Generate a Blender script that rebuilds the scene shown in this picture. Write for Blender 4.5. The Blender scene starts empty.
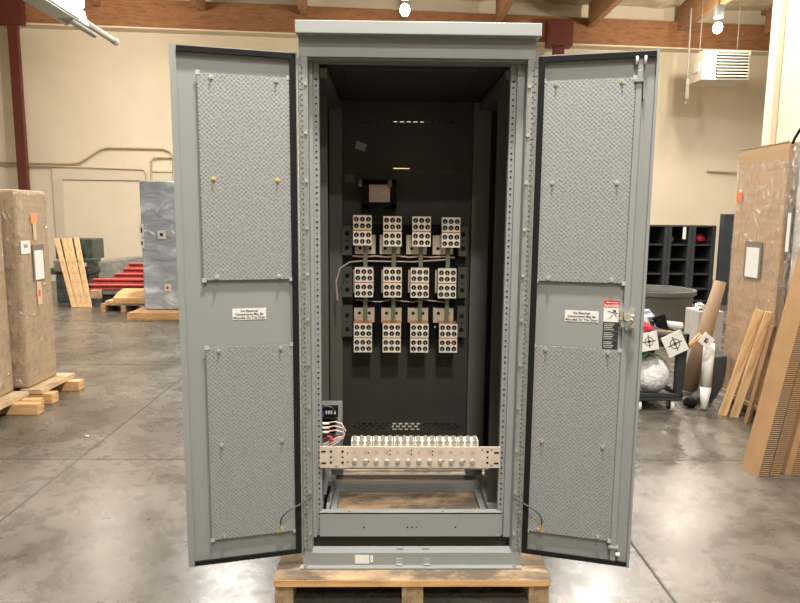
import bpy, bmesh, math, random
from mathutils import Matrix, Vector
random.seed(7)
PI = math.pi
S = bpy.context.scene
COL = S.collection

# ------------------------------------------------------------------ camera
F = 640.0
cam_d = bpy.data.cameras.new('camera')
cam_d.sensor_fit = 'HORIZONTAL'; cam_d.sensor_width = 36.0; cam_d.lens = 36.0 * F / 800.0
cam_d.clip_start = 0.05; cam_d.clip_end = 100
cam = bpy.data.objects.new('camera', cam_d); COL.objects.link(cam); S.camera = cam
pitch, yaw, roll = math.radians(7.7), math.radians(1.07), math.radians(0.5)
fw = Vector((math.sin(yaw) * math.cos(pitch), math.cos(yaw) * math.cos(pitch), -math.sin(pitch)))
r0 = Vector((math.cos(yaw), -math.sin(yaw), 0)); u0 = r0.cross(fw)
rr = r0 * math.cos(roll) + u0 * math.sin(roll); uu = u0 * math.cos(roll) - r0 * math.sin(roll)
M = Matrix((rr, uu, -fw)).transposed().to_4x4(); M.translation = Vector((-0.11, -2.58, 1.62))
cam.matrix_world = M

# ------------------------------------------------------------------ world, exposure, lamps
w = bpy.data.worlds.new('world'); S.world = w; w.use_nodes = True
w.node_tree.nodes['Background'].inputs[0].default_value = (1.0, 0.93, 0.82, 1)
w.node_tree.nodes['Background'].inputs[1].default_value = 0.12
S.view_settings.view_transform = 'Standard'; S.view_settings.look = 'None'
S.view_settings.gamma = 1; S.view_settings.use_curve_mapping = False
S.view_settings.exposure = -0.1

def overhead_light(x, y, z, power, color=(1.0, 0.94, 0.87), size=0.45, spread=170, target=None):
    L = bpy.data.lights.new('unseen_overhead_light', 'AREA'); L.shape = 'DISK'; L.size = size
    L.energy = power; L.color = color; L.spread = math.radians(spread)
    o = bpy.data.objects.new('unseen_overhead_light', L); COL.objects.link(o); o.location = (x, y, z)
    return o
overhead_light(0.25, -1.2, 6.0, 520)                       # above the space in front of the cabinet
overhead_light(-4.6, -1.2, 6.0, 150); overhead_light(5.2, -1.6, 6.0, 150)
overhead_light(0.6, -6.5, 6.0, 240); overhead_light(0.3, -4.0, 6.0, 300)  # unseen fill lamps; the nearer one added to brighten the cabinet interior
overhead_light(-5.2, 4.6, 6.0, 420); overhead_light(1.0, 4.8, 6.0, 300)
overhead_light(3.6, 5.0, 6.0, 240)
overhead_light(3.8, 8.6, 5.7, 380); overhead_light(-3.0, 8.6, 5.7, 420); overhead_light(8.0, 8.0, 5.7, 380)  # unseen lamps added to brighten the back wall
def bulb_light(x, y, z, power):
    L = bpy.data.lights.new('bulb_light', 'POINT'); L.energy = power; L.color = (1.0, 0.90, 0.76); L.shadow_soft_size = 0.16
    o = bpy.data.objects.new('bulb_light', L); COL.objects.link(o); o.location = (x, y, z)
LAMPS = ((0.171, 10.0, 5.417), (-5.865, 10.0, 5.456), (6.58, 11.0, 5.46))
bulb_light(*LAMPS[0], 330); bulb_light(*LAMPS[1], 380); bulb_light(*LAMPS[2], 520)

# ------------------------------------------------------------------ materials
MATS = {}
def nt(name):
    m = bpy.data.materials.new(name); m.use_nodes = True
    t = m.node_tree; b = t.nodes['Principled BSDF']; MATS[name] = m
    return m, t, b
def N(t, typ, **k):
    n = t.nodes.new(typ)
    for a, v in k.items(): setattr(n, a, v)
    return n
def ramp(t, stops, interp='LINEAR'):
    r = N(t, 'ShaderNodeValToRGB'); cr = r.color_ramp; cr.interpolation = interp
    while len(cr.elements) < len(stops): cr.elements.new(0.5)
    for e, (p, c) in zip(cr.elements, stops): e.position = p; e.color = (*c, 1)
    return r
def coords(t, scale=(1, 1, 1), rot=(0, 0, 0)):
    c = N(t, 'ShaderNodeTexCoord'); mp = N(t, 'ShaderNodeMapping')
    mp.inputs['Scale'].default_value = scale; mp.inputs['Rotation'].default_value = rot
    t.links.new(c.outputs['Object'], mp.inputs[0]); return mp.outputs[0]
def mat(name, c, rough=0.5, metal=0.0, var=0.08, nscale=8, bump=0.0, bscale=40, spec=0.5, stretch=(1, 1, 1)):
    m, t, b = nt(name)
    co = coords(t, stretch); n = N(t, 'ShaderNodeTexNoise'); n.inputs['Scale'].default_value = nscale; n.inputs['Detail'].default_value = 5
    t.links.new(co, n.inputs[0])
    r = ramp(t, [(0.3, tuple(max(0, x * (1 - var)) for x in c)), (0.7, tuple(x * (1 + var) for x in c))])
    t.links.new(n.outputs[0], r.inputs[0]); t.links.new(r.outputs[0], b.inputs['Base Color'])
    b.inputs['Roughness'].default_value = rough; b.inputs['Metallic'].default_value = metal
    b.inputs['Specular IOR Level'].default_value = spec
    if bump:
        n2 = N(t, 'ShaderNodeTexNoise'); n2.inputs['Scale'].default_value = bscale; t.links.new(co, n2.inputs[0])
        bp = N(t, 'ShaderNodeBump'); bp.inputs['Strength'].default_value = bump; bp.inputs['Distance'].default_value = 0.01
        t.links.new(n2.outputs[0], bp.inputs['Height']); t.links.new(bp.outputs[0], b.inputs['Normal'])
    return m
def emit(name, c, s):
    m, t, b = nt(name); b.inputs['Base Color'].default_value = (*c, 1)
    b.inputs['Emission Color'].default_value = (*c, 1); b.inputs['Emission Strength'].default_value = s; return m
def wood(name, base, dark, axis=0, stain=0.0, stainc=(0.1, 0.07, 0.045)):
    m, t, b = nt(name)
    sc = [22, 22, 22]; sc[axis] = 1.6
    co = coords(t, tuple(sc)); n = N(t, 'ShaderNodeTexNoise'); n.inputs['Scale'].default_value = 1.5; n.inputs['Detail'].default_value = 6; n.inputs['Distortion'].default_value = 0.8
    t.links.new(co, n.inputs[0]); r = ramp(t, [(0.32, dark), (0.5, base), (0.75, tuple(min(1, x * 1.15) for x in base))])
    t.links.new(n.outputs[0], r.inputs[0]); out = r.outputs[0]
    if stain:
        sc2 = [5, 5, 5]; sc2[axis] = 3
        c2 = coords(t, tuple(sc2)); n2 = N(t, 'ShaderNodeTexNoise'); n2.inputs['Scale'].default_value = 1.6; n2.inputs['Detail'].default_value = 8; n2.inputs['Roughness'].default_value = 0.7
        t.links.new(c2, n2.inputs[0]); r2 = ramp(t, [(0.40, (0, 0, 0)), (0.60, (stain, stain, stain))]); t.links.new(n2.outputs[0], r2.inputs[0])
        mx = N(t, 'ShaderNodeMix', data_type='RGBA'); mx.inputs[7].default_value = (*stainc, 1)
        t.links.new(r2.outputs[0], mx.inputs[0]); t.links.new(out, mx.inputs[6]); out = mx.outputs[2]
    t.links.new(out, b.inputs['Base Color']); b.inputs['Roughness'].default_value = 0.75; return m

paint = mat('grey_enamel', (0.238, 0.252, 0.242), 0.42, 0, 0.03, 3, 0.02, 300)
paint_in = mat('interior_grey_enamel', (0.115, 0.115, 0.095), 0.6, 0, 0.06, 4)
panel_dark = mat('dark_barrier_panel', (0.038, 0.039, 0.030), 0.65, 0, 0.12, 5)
cap_paint = mat('cap_enamel', (0.29, 0.315, 0.30), 0.4, 0, 0.02, 3)
steel_hinge = mat('zinc_hinge', (0.235, 0.245, 0.228), 0.45, 0.15, 0.12, 60)
gasket_m = mat('black_rubber', (0.010, 0.010, 0.010), 0.8, spec=0.15)
black = mat('black_plastic', (0.006, 0.006, 0.006), 0.7, spec=0.12)
hole = mat('punched_hole_black', (0.006, 0.006, 0.006), 0.9)
chrome = mat('bright_zinc', (0.72, 0.72, 0.70), 0.22, 0.9, 0.05)
alu = mat('tinned_aluminium', (0.95, 0.90, 0.79), 0.38, 0.15, 0.06, 30)
alu_bar = mat('tinned_bus', (0.60, 0.52, 0.43), 0.45, 0.25, 0.10, 20)
faint_copper = mat('copper_tinted_stud', (0.55, 0.40, 0.29), 0.5, 0.3)
stud_m = mat('dull_zinc_stud', (0.42, 0.41, 0.37), 0.35, 0.5, 0.15, 40)
seam_m = mat('brown_seam', (0.10, 0.05, 0.03), 0.7)
copper = mat('copper', (0.55, 0.24, 0.11), 0.4, 0.6, 0.12, 40)
green_bus = mat('green_sleeve', (0.15, 0.185, 0.11), 0.6)
bracket_m = mat('bracket_grey', (0.09, 0.093, 0.083), 0.5, 0.3)
white = mat('white_paper', (0.66, 0.65, 0.61), 0.6, 0, 0.03)
offwhite = mat('beige_label', (0.42, 0.34, 0.27), 0.7, 0, 0.08, 60)
kraft_m = mat('dull_kraft', (0.26, 0.175, 0.10), 0.75)
redp = mat('red_print', (0.62, 0.03, 0.03), 0.5)
ink = mat('black_print', (0.02, 0.02, 0.02), 0.6)
greyink = mat('grey_print', (0.25, 0.24, 0.24), 0.6)
wire_pink = mat('pale_wire', (0.55, 0.42, 0.37), 0.5)
wire_dark = mat('dark_wire', (0.05, 0.055, 0.05), 0.5)
yellow = mat('brass_lug', (0.65, 0.5, 0.15), 0.4, 0.5)
blue = mat('blue_plastic', (0.02, 0.05, 0.22), 0.4)
pine = wood('pine_x', (0.45, 0.32, 0.19), (0.27, 0.175, 0.095), 0, 0.95, (0.10, 0.078, 0.056))
pine_clean = wood('pine_front', (0.62, 0.38, 0.17), (0.40, 0.21, 0.08), 0, 0.25)
pine_y = wood('pine_y', (0.52, 0.38, 0.22), (0.34, 0.22, 0.11), 1, 0.3)
pine_z = wood('pine_z', (0.66, 0.44, 0.22), (0.40, 0.22, 0.09), 2, 0.15)
endgrain = wood('end_grain', (0.42, 0.34, 0.21), (0.25, 0.18, 0.10), 2, 0.3)
glulam = wood('glulam_timber', (0.29, 0.135, 0.055), (0.19, 0.080, 0.03), 0, 0.25, (0.12, 0.05, 0.02))
glulam_y = wood('purlin_timber', (0.32, 0.17, 0.08), (0.21, 0.10, 0.045), 1)
maroon = mat('maroon_steel', (0.11, 0.022, 0.016), 0.5)
red_steel = mat('red_primer_steel', (0.50, 0.10, 0.085), 0.5, 0, 0.2, 12)
grey_far = mat('weathered_grey_steel', (0.19, 0.18, 0.155), 0.6, 0, 0.25, 10)
dgreen = mat('dark_green_machine', (0.05, 0.07, 0.055), 0.5, 0, 0.4, 12)
dark_mach = mat('dark_machine', (0.055, 0.06, 0.06), 0.6, 0, 0.5, 9)
galv = mat('galvanised_duct', (0.30, 0.34, 0.34), 0.35, 0.5, 0.1, 6)
conduit_m = mat('painted_conduit', (0.50, 0.40, 0.26), 0.5)
heater_m = mat('heater_white', (0.62, 0.57, 0.45), 0.5, 0, 0.04)
rack_m = mat('black_rack_steel', (0.030, 0.034, 0.036), 0.5, 0, 0.2, 4)
rack_dark = mat('rack_inside', (0.006, 0.007, 0.008), 0.7)
tub_m = mat('grey_tub_plastic', (0.085, 0.082, 0.072), 0.55, 0, 0.12, 4)
cart_m = mat('black_cart_plastic', (0.022, 0.026, 0.028), 0.55, 0, 0.2, 8)
foam_m = mat('charcoal_foam', (0.035, 0.037, 0.038), 0.7, 0, 0.15, 10)
foamwhite = mat('white_foam', (0.68, 0.67, 0.64), 0.6, 0, 0.06, 10)
green_bag = mat('green_bag', (0.10, 0.38, 0.17), 0.4, 0, 0.3, 20)
red_cloth = mat('red_cloth', (0.45, 0.03, 0.05), 0.6, 0, 0.3, 20)
orange_st = mat('orange_sticker', (0.85, 0.16, 0.06), 0.5)
orange_pale = mat('faded_orange_sticker', (0.65, 0.27, 0.12), 0.6)
pouch_m = mat('grey_pouch', (0.16, 0.14, 0.12), 0.4)
tape_m = mat('masking_tape', (0.55, 0.40, 0.24), 0.6)

def cardboard(name, c, ax=(1, 1, 60)):
    m, t, b = nt(name)
    co = coords(t, ax); n = N(t, 'ShaderNodeTexNoise'); n.inputs['Scale'].default_value = 1.2; n.inputs['Detail'].default_value = 4
    t.links.new(co, n.inputs[0])
    r = ramp(t, [(0.3, tuple(x * 0.88 for x in c)), (0.7, tuple(x * 1.08 for x in c))]); t.links.new(n.outputs[0], r.inputs[0])
    t.links.new(r.outputs[0], b.inputs['Base Color']); b.inputs['Roughness'].default_value = 0.75
    return m
cardb = cardboard('cardboard_tan', (0.40, 0.26, 0.145))
cardb_l = cardboard('cardboard_wrapped', (0.36, 0.26, 0.155))
cardb_s = cardboard('cardboard_sheet', (0.34, 0.20, 0.090), (6, 6, 6))
def corrug():
    m, t, b = nt('cardboard_corrugated_edge')
    c = N(t, 'ShaderNodeTexCoord'); wv = N(t, 'ShaderNodeTexWave'); wv.bands_direction = 'Z'; wv.inputs['Scale'].default_value = 24; wv.inputs['Distortion'].default_value = 0.6
    wv.inputs['Detail'].default_value = 1; t.links.new(c.outputs['Object'], wv.inputs[0])
    r = ramp(t, [(0.25, (0.13, 0.075, 0.038)), (0.6, (0.34, 0.21, 0.11))]); t.links.new(wv.outputs['Fac'], r.inputs[0])
    t.links.new(r.outputs[0], b.inputs['Base Color']); b.inputs['Roughness'].default_value = 0.85
    bp = N(t, 'ShaderNodeBump'); bp.inputs['Strength'].default_value = 0.6; bp.inputs['Distance'].default_value = 0.01
    t.links.new(wv.outputs['Fac'], bp.inputs['Height']); t.links.new(bp.outputs[0], b.inputs['Normal'])
    return m
corr = corrug()
def film(name, dens=0.25, scale=9, stretch=(1, 1, 0.5), tint=(0.9, 0.92, 0.95)):
    m, t, b = nt(name)
    co = coords(t, stretch); n = N(t, 'ShaderNodeTexNoise'); n.inputs['Scale'].default_value = scale; n.inputs['Detail'].default_value = 6; n.inputs['Distortion'].default_value = 2.5
    t.links.new(co, n.inputs[0])
    bp = N(t, 'ShaderNodeBump'); bp.inputs['Strength'].default_value = 1.0; bp.inputs['Distance'].default_value = 0.03
    t.links.new(n.outputs[0], bp.inputs['Height'])
    tr = N(t, 'ShaderNodeBsdfTransparent'); gl = N(t, 'ShaderNodeBsdfGlossy'); gl.inputs['Roughness'].default_value = 0.18; gl.inputs['Color'].default_value = (*tint, 1)
    t.links.new(bp.outputs[0], gl.inputs['Normal'])
    r = ramp(t, [(0.40, (dens * 0.15,) * 3), (0.55, (dens,) * 3), (0.62, (min(1, dens * 2.2),) * 3), (0.7, (dens,) * 3)]); t.links.new(n.outputs[0], r.inputs[0])
    mx = N(t, 'ShaderNodeMixShader'); t.links.new(r.outputs[0], mx.inputs[0]); t.links.new(tr.outputs[0], mx.inputs[1]); t.links.new(gl.outputs[0], mx.inputs[2])
    t.links.new(mx.outputs[0], t.nodes['Material Output'].inputs[0]); return m
film_m = film('clear_stretch_film', 0.20, 11)
def bagmat(name, c1, c2, scale, dist=2.2, st=(1, 1, 0.6), c3=(0.8, 0.83, 0.86), bs=1.0):
    m, t, b = nt(name)
    co = coords(t, st, (0, 0.5, 0)); n = N(t, 'ShaderNodeTexNoise'); n.inputs['Scale'].default_value = scale; n.inputs['Detail'].default_value = 7; n.inputs['Distortion'].default_value = dist
    t.links.new(co, n.inputs[0]); r = ramp(t, [(0.36, c1), (0.55, c2), (0.68, c3)]); t.links.new(n.outputs[0], r.inputs[0])
    t.links.new(r.outputs[0], b.inputs['Base Color']); b.inputs['Roughness'].default_value = 0.25
    bp = N(t, 'ShaderNodeBump'); bp.inputs['Strength'].default_value = bs; bp.inputs['Distance'].default_value = 0.05
    t.links.new(n.outputs[0], bp.inputs['Height']); t.links.new(bp.outputs[0], b.inputs['Normal']); return m
wrapgrey = bagmat('wrinkled_silver_wrap', (0.30, 0.34, 0.38), (0.38, 0.43, 0.48), 3.5, 0.7, (0.75, 0.75, 1.5), (0.62, 0.68, 0.74))
bag_m = bagmat('crumpled_clear_plastic', (0.66, 0.66, 0.65), (0.78, 0.78, 0.77), 30, 1.0, (1, 1, 0.8), (0.85, 0.86, 0.87), 0.45)
wrapwhite = bagmat('white_wrapped_board', (0.50, 0.48, 0.45), (0.56, 0.55, 0.53), 3, 0.5, (1, 1, 1), (0.62, 0.61, 0.60), 0.3)

def screen_mat():
    m, t, b = nt('filter_mesh')
    c = N(t, 'ShaderNodeTexCoord'); mp = N(t, 'ShaderNodeMapping'); t.links.new(c.outputs['Object'], mp.inputs[0])
    mp.inputs['Scale'].default_value = (84, 0, 84); mp.inputs['Rotation'].default_value = (0, 0.785, 0)
    vo = N(t, 'ShaderNodeTexVoronoi'); vo.inputs['Randomness'].default_value = 0.25; vo.inputs['Scale'].default_value = 1.0
    t.links.new(mp.outputs[0], vo.inputs[0])
    r = ramp(t, [(0.12, (0.175, 0.18, 0.178)), (0.50, (0.28, 0.29, 0.285))]); t.links.new(vo.outputs['Distance'], r.inputs[0])
    t.links.new(r.outputs[0], b.inputs['Base Color']); b.inputs['Roughness'].default_value = 0.45; b.inputs['Metallic'].default_value = 0.15
    bp = N(t, 'ShaderNodeBump'); bp.inputs['Strength'].default_value = 0.35; bp.inputs['Distance'].default_value = 0.003
    t.links.new(vo.outputs['Distance'], bp.inputs['Height']); t.links.new(bp.outputs[0], b.inputs['Normal']); return m
screen_m = screen_mat()

def floor_mat():
    m, t, b = nt('polished_concrete')
    co = coords(t)
    def noise(sc_, det, ro, dist=0.0):
        n = N(t, 'ShaderNodeTexNoise'); n.inputs['Scale'].default_value = sc_; n.inputs['Detail'].default_value = det
        n.inputs['Roughness'].default_value = ro; n.inputs['Distortion'].default_value = dist; t.links.new(co, n.inputs[0]); return n.outputs[0]
    r = ramp(t, [(0.36, (0.062, 0.053, 0.041)), (0.5, (0.098, 0.087, 0.070)), (0.64, (0.135, 0.123, 0.103))]); t.links.new(noise(1.1, 10, 0.6, 0.4), r.inputs[0])
    n2 = noise(5.5, 10, 0.68, 0.3); n3 = noise(0.35, 4, 0.5)
    r2 = ramp(t, [(0.34, (0.70, 0.69, 0.67)), (0.66, (1.22, 1.22, 1.22))]); t.links.new(n2, r2.inputs[0])
    r3 = ramp(t, [(0.35, (0.85, 0.85, 0.85)), (0.65, (1.15, 1.15, 1.15))]); t.links.new(n3, r3.inputs[0])
    out = r.outputs[0]
    for q in (r2, r3):
        mx = N(t, 'ShaderNodeMix', data_type='RGBA', blend_type='MULTIPLY'); mx.inputs[0].default_value = 1
        t.links.new(out, mx.inputs[6]); t.links.new(q.outputs[0], mx.inputs[7]); out = mx.outputs[2]
    t.links.new(out, b.inputs['Base Color'])
    r4 = ramp(t, [(0.25, (0.20,) * 3), (0.75, (0.36,) * 3)]); t.links.new(n2, r4.inputs[0]); t.links.new(r4.outputs[0], b.inputs['Roughness'])
    bp = N(t, 'ShaderNodeBump'); bp.inputs['Strength'].default_value = 0.25; bp.inputs['Distance'].default_value = 0.004
    t.links.new(noise(14, 6, 0.6), bp.inputs['Height']); t.links.new(bp.outputs[0], b.inputs['Normal'])
    return m
floor_m = floor_mat()
joint_m = mat('floor_joint', (0.055, 0.047, 0.040), 0.9)
def wall_mat():
    m, t, b = nt('cream_wall')
    co = coords(t); n = N(t, 'ShaderNodeTexNoise'); n.inputs['Scale'].default_value = 0.8; n.inputs['Detail'].default_value = 5; t.links.new(co, n.inputs[0])
    r = ramp(t, [(0.3, (0.60, 0.53, 0.40)), (0.7, (0.68, 0.60, 0.46))]); t.links.new(n.outputs[0], r.inputs[0]); t.links.new(r.outputs[0], b.inputs['Base Color'])
    b.inputs['Roughness'].default_value = 0.7; return m
wall_m = wall_mat()
wall_panel = mat('pale_wall_panel', (0.60, 0.53, 0.41), 0.65, 0, 0.03, 2)
insul = mat('foil_insulation', (0.62, 0.54, 0.38), 0.45, 0.1, 0.25, 3, 1.0, 5)

# ------------------------------------------------------------------ mesh helpers
class MB:
    def __init__(s, M=None): s.bm = bmesh.new(); s.M = M or Matrix(); s.mats = []; s.cur = 0
    def m(s, material):
        if material not in s.mats: s.mats.append(material)
        s.cur = s.mats.index(material); return s
    def poly(s, vs, faces):
        bv = [s.bm.verts.new(s.M @ Vector(v)) for v in vs]
        for f in faces:
            try: fc = s.bm.faces.new([bv[i] for i in f]); fc.material_index = s.cur
            except ValueError: pass
        return s
    def box(s, x0, x1, y0, y1, z0, z1):
        v = [(x, y, z) for x in (x0, x1) for y in (y0, y1) for z in (z0, z1)]
        return s.poly(v, [(0, 1, 3, 2), (4, 6, 7, 5), (0, 4, 5, 1), (2, 3, 7, 6), (0, 2, 6, 4), (1, 5, 7, 3)])
    def prism(s, pts, a, b, ax='z'):            # polygon extruded along an axis
        def P(p, h): return {'z': (p[0], p[1], h), 'y': (p[0], h, p[1]), 'x': (h, p[0], p[1])}[ax]
        n = len(pts); v = [P(p, a) for p in pts] + [P(p, b) for p in pts]
        f = [tuple(range(n)), tuple(range(2 * n - 1, n - 1, -1))] + [(i, (i + 1) % n, n + (i + 1) % n, n + i) for i in range(n)]
        return s.poly(v, f)
    def rod(s, p, q, r, seg=10, r2=None):
        p, q = Vector(p), Vector(q); d = (q - p).normalized(); a = d.orthogonal().normalized(); b = d.cross(a); r2 = r if r2 is None else r2
        v = [p + (a * math.cos(2 * PI * i / seg) + b * math.sin(2 * PI * i / seg)) * r for i in range(seg)]
        v += [q + (a * math.cos(2 * PI * i / seg) + b * math.sin(2 * PI * i / seg)) * r2 for i in range(seg)]
        return s.poly(v, [tuple(range(seg)), tuple(range(2 * seg - 1, seg - 1, -1))] + [(i, (i + 1) % seg, seg + (i + 1) % seg, seg + i) for i in range(seg)])
    def tube(s, pts, r, seg=7):
        pts = [Vector(p) for p in pts]; rings = []
        for i, p in enumerate(pts):
            d = (pts[min(i + 1, len(pts) - 1)] - pts[max(i - 1, 0)]).normalized()
            up = Vector((0.13, 0.21, 0.97)); a = d.cross(up).normalized(); b = d.cross(a)
            rings.append([p + (a * math.cos(2 * PI * k / seg) + b * math.sin(2 * PI * k / seg)) * r for k in range(seg)])
        v = [x for g in rings for x in g]; f = [tuple(range(seg)), tuple(range(len(v) - 1, len(v) - seg - 1, -1))]
        for i in range(len(pts) - 1):
            for k in range(seg): f.append((i * seg + k, i * seg + (k + 1) % seg, (i + 1) * seg + (k + 1) % seg, (i + 1) * seg + k))
        return s.poly(v, f)
    def lathe(s, prof, c=(0, 0, 0), seg=28, sx=1, sy=1):
        v = []; f = []
        for r, z in prof:
            for k in range(seg): v.append((c[0] + sx * r * math.cos(2 * PI * k / seg), c[1] + sy * r * math.sin(2 * PI * k / seg), c[2] + z))
        for i in range(len(prof) - 1):
            for k in range(seg): f.append((i * seg + k, i * seg + (k + 1) % seg, (i + 1) * seg + (k + 1) % seg, (i + 1) * seg + k))
        f.append(tuple(range(seg))); f.append(tuple(range(len(v) - 1, len(v) - seg - 1, -1)))
        return s.poly(v, f)
    def blob(s, c, r, jit=0.15, sub=3, seed=1):
        rnd = random.Random(seed); t = bmesh.new(); bmesh.ops.create_icosphere(t, subdivisions=sub, radius=1.0)
        t.verts.ensure_lookup_table(); v = []
        for q in t.verts:
            k = 1 + rnd.uniform(-jit, jit); v.append((c[0] + q.co.x * r[0] * k, c[1] + q.co.y * r[1] * k, c[2] + q.co.z * r[2] * k))
        f = [tuple(x.index for x in fc.verts) for fc in t.faces]; t.free(); return s.poly(v, f)
    def build(s, name, material=None, parent=None, bevel=0.0, smooth=False, origin=None):
        if material and not s.mats: s.mats = [material]
        bmesh.ops.recalc_face_normals(s.bm, faces=s.bm.faces[:])
        vs = [v.co for v in s.bm.verts]
        lo = Vector([min(v[i] for v in vs) for i in range(3)]); hi = Vector([max(v[i] for v in vs) for i in range(3)])
        o0 = Vector(origin) if origin else Vector(((lo.x + hi.x) / 2, (lo.y + hi.y) / 2, lo.z))
        bmesh.ops.translate(s.bm, verts=s.bm.verts[:], vec=-o0)
        me = bpy.data.meshes.new(name); s.bm.to_mesh(me); s.bm.free()
        for mm in s.mats: me.materials.append(mm)
        if smooth:
            for p in me.polygons: p.use_smooth = True
        o = bpy.data.objects.new(name, me); COL.objects.link(o)
        off = Vector((0, 0, 0)); q = parent
        while q is not None: off += q.location; q = q.parent
        o.parent = parent; o.location = o0 - off
        if bevel:
            bv = o.modifiers.new('bevel', 'BEVEL'); bv.width = bevel; bv.segments = 2; bv.limit_method = 'ANGLE'
        return o
def tag(o, label, cat, group=None, kind=None):
    o['label'] = label
    if cat: o['category'] = cat
    if group: o['group'] = group
    if kind: o['kind'] = kind
    return o
def thing(name, loc, label, cat, group=None):
    o = bpy.data.objects.new(name, None); COL.objects.link(o); o.location = loc; o.empty_display_size = 0.1
    return tag(o, label, cat, group)
def struct(o): o['kind'] = 'structure'; return o
def text(name, s, size, M, material, parent, align='CENTER', bold=0.0):
    cu = bpy.data.curves.new(name, 'FONT'); cu.body = s; cu.size = size; cu.align_x = align; cu.extrude = 0.0002; cu.offset = bold; cu.space_line = 0.95
    ob = bpy.data.objects.new('tmp', cu); COL.objects.link(ob)
    me = bpy.data.meshes.new_from_object(ob.evaluated_get(bpy.context.evaluated_depsgraph_get()))
    bpy.data.objects.remove(ob)
    me.transform(M); me.materials.clear(); me.materials.append(material)
    off = Vector((0, 0, 0)); q = parent
    while q is not None: off += q.location; q = q.parent
    c = sum((v.co for v in me.vertices), Vector()) / max(1, len(me.vertices))
    me.transform(Matrix.Translation(-c)); o = bpy.data.objects.new(name, me); COL.objects.link(o); o.parent = parent; o.location = c - off
    return o
def copy_tree(o, dx, parent=None):
    c = o.copy(); COL.objects.link(c)
    if parent is None: c.location = Vector(o.location) + Vector(dx)
    else: c.parent = parent
    for ch in list(o.children): copy_tree(ch, dx, c)
    return c

# ================================================================== STRUCTURE
K = math.tan(math.radians(5.0)); WB = lambda x: 13.35 + K * x             # face line of the back wall
fl = MB().m(floor_m); fl.box(-12, 12, -9, 16, -0.2, 0.0)
fl.m(joint_m)
for x in (-5.4, -2.15, 1.117, 4.4, 7.6): fl.box(x - 0.006, x + 0.006, -9, 15.5, 0.0, 0.0012)
for y in (-2.5, 1.515, 4.2, 7.0, 10): fl.box(-12, 12, y - 0.006, y + 0.006, 0.0, 0.0012)
struct(fl.build('floor'))
bw = MB(); bw.prism([(-12, WB(-12)), (12, WB(12)), (12, WB(12) + 0.3), (-12, WB(-12) + 0.3)], 0, 7.2); struct(bw.build('wall_back', wall_m))
lw = MB(); lw.box(-12.2, -12, -9, 16, 0, 7.2); struct(lw.build('wall_left', wall_m))
rw = MB(); rw.box(4.72, 4.95, 0.2, 5.68, 0, 6.7); struct(rw.build('wall_right', wall_m))
rw = MB(); rw.box(12, 12.2, -9, 16, 0, 7.2); struct(rw.build('wall_far_right', wall_m))
fw_ = MB(); fw_.box(-12, 12, -9.2, -9, 0, 7.2); struct(fw_.build('wall_front', wall_m))
tr = MB(); tr.box(4.62, 4.72, 5.52, 5.68, 0, 6.7); struct(tr.build('trim_1', wall_m, bevel=0.02))
# ceiling of foil faced batts: billowing strips with battens
ce = MB().m(insul); nx, ny = 60, 92
rnd = random.Random(3); vs = []; fs = []
for j in range(ny + 1):
    y = -9 + 25 * j / ny
    for i in range(nx + 1):
        x = -12 + 24 * i / nx
        sag = -0.07 * abs(math.sin(PI * (y + 9) / 1.22)) + rnd.uniform(-0.03, 0.03)
        vs.append((x, y, 6.78 + sag))
for j in range(ny):
    for i in range(nx): a = j * (nx + 1) + i; fs.append((a, a + 1, a + nx + 2, a + nx + 1))
ce.poly(vs, fs); ce.box(-12, 12, -9, 16, 6.86, 7.1)
for k in range(21):
    y = -9 + 1.22 * k; ce.m(glulam); ce.box(-12, 12, y - 0.025, y + 0.025, 6.66, 6.80)
struct(ce.build('ceiling'))
# glulam ledger beam along the back wall (follows its slight angle)
lb = MB(); lb.prism([(-12, WB(-12) - 0.30), (12, WB(12) - 0.30), (12, WB(12)), (-12, WB(-12))], 5.74, 6.34)
struct(lb.build('trim_2', glulam))
lp = MB(); lp.prism([(-12, WB(-12) - 0.33), (12, WB(12) - 0.33), (12, WB(12)), (-12, WB(-12))], 5.70, 5.735)
struct(lp.build('trim_3', wall_m))
n = 4
for k in range(-1, 7):
    x = -4.33 + 2.26 * k
    if x > 11: continue
    p = MB(); p.box(x - 0.07, x + 0.07, -8.9, WB(x) - 0.31, 6.13, 6.68)
    struct(p.build('trim_%d' % n, glulam_y)); n += 1
# recessed lower panels of the back wall on the left
pz = MB(); pz.prism([(-7.9, WB(-7.9) - 0.04), (-3.4, WB(-3.4) - 0.04), (-3.4, WB(-3.4)), (-7.9, WB(-7.9))], 2.37, 2.62)
struct(pz.build('trim_%d' % n, wall_panel)); n += 1
for x0 in (-7.9,):
    pz = MB(); pz.prism([(x0, WB(x0) - 0.04), (x0 + 0.22, WB(x0) - 0.04), (x0 + 0.22, WB(x0)), (x0, WB(x0))], 0, 2.38)
    struct(pz.build('trim_%d' % n, wall_panel)); n += 1
pz = MB(); pz.prism([(-9.9, WB(-9.9) - 0.03), (-8.9, WB(-8.9) - 0.03), (-8.9, WB(-8.9)), (-9.9, WB(-9.9))], 0, 5.7)
struct(pz.build('trim_%d' % n, wall_panel)); n += 1

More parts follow.
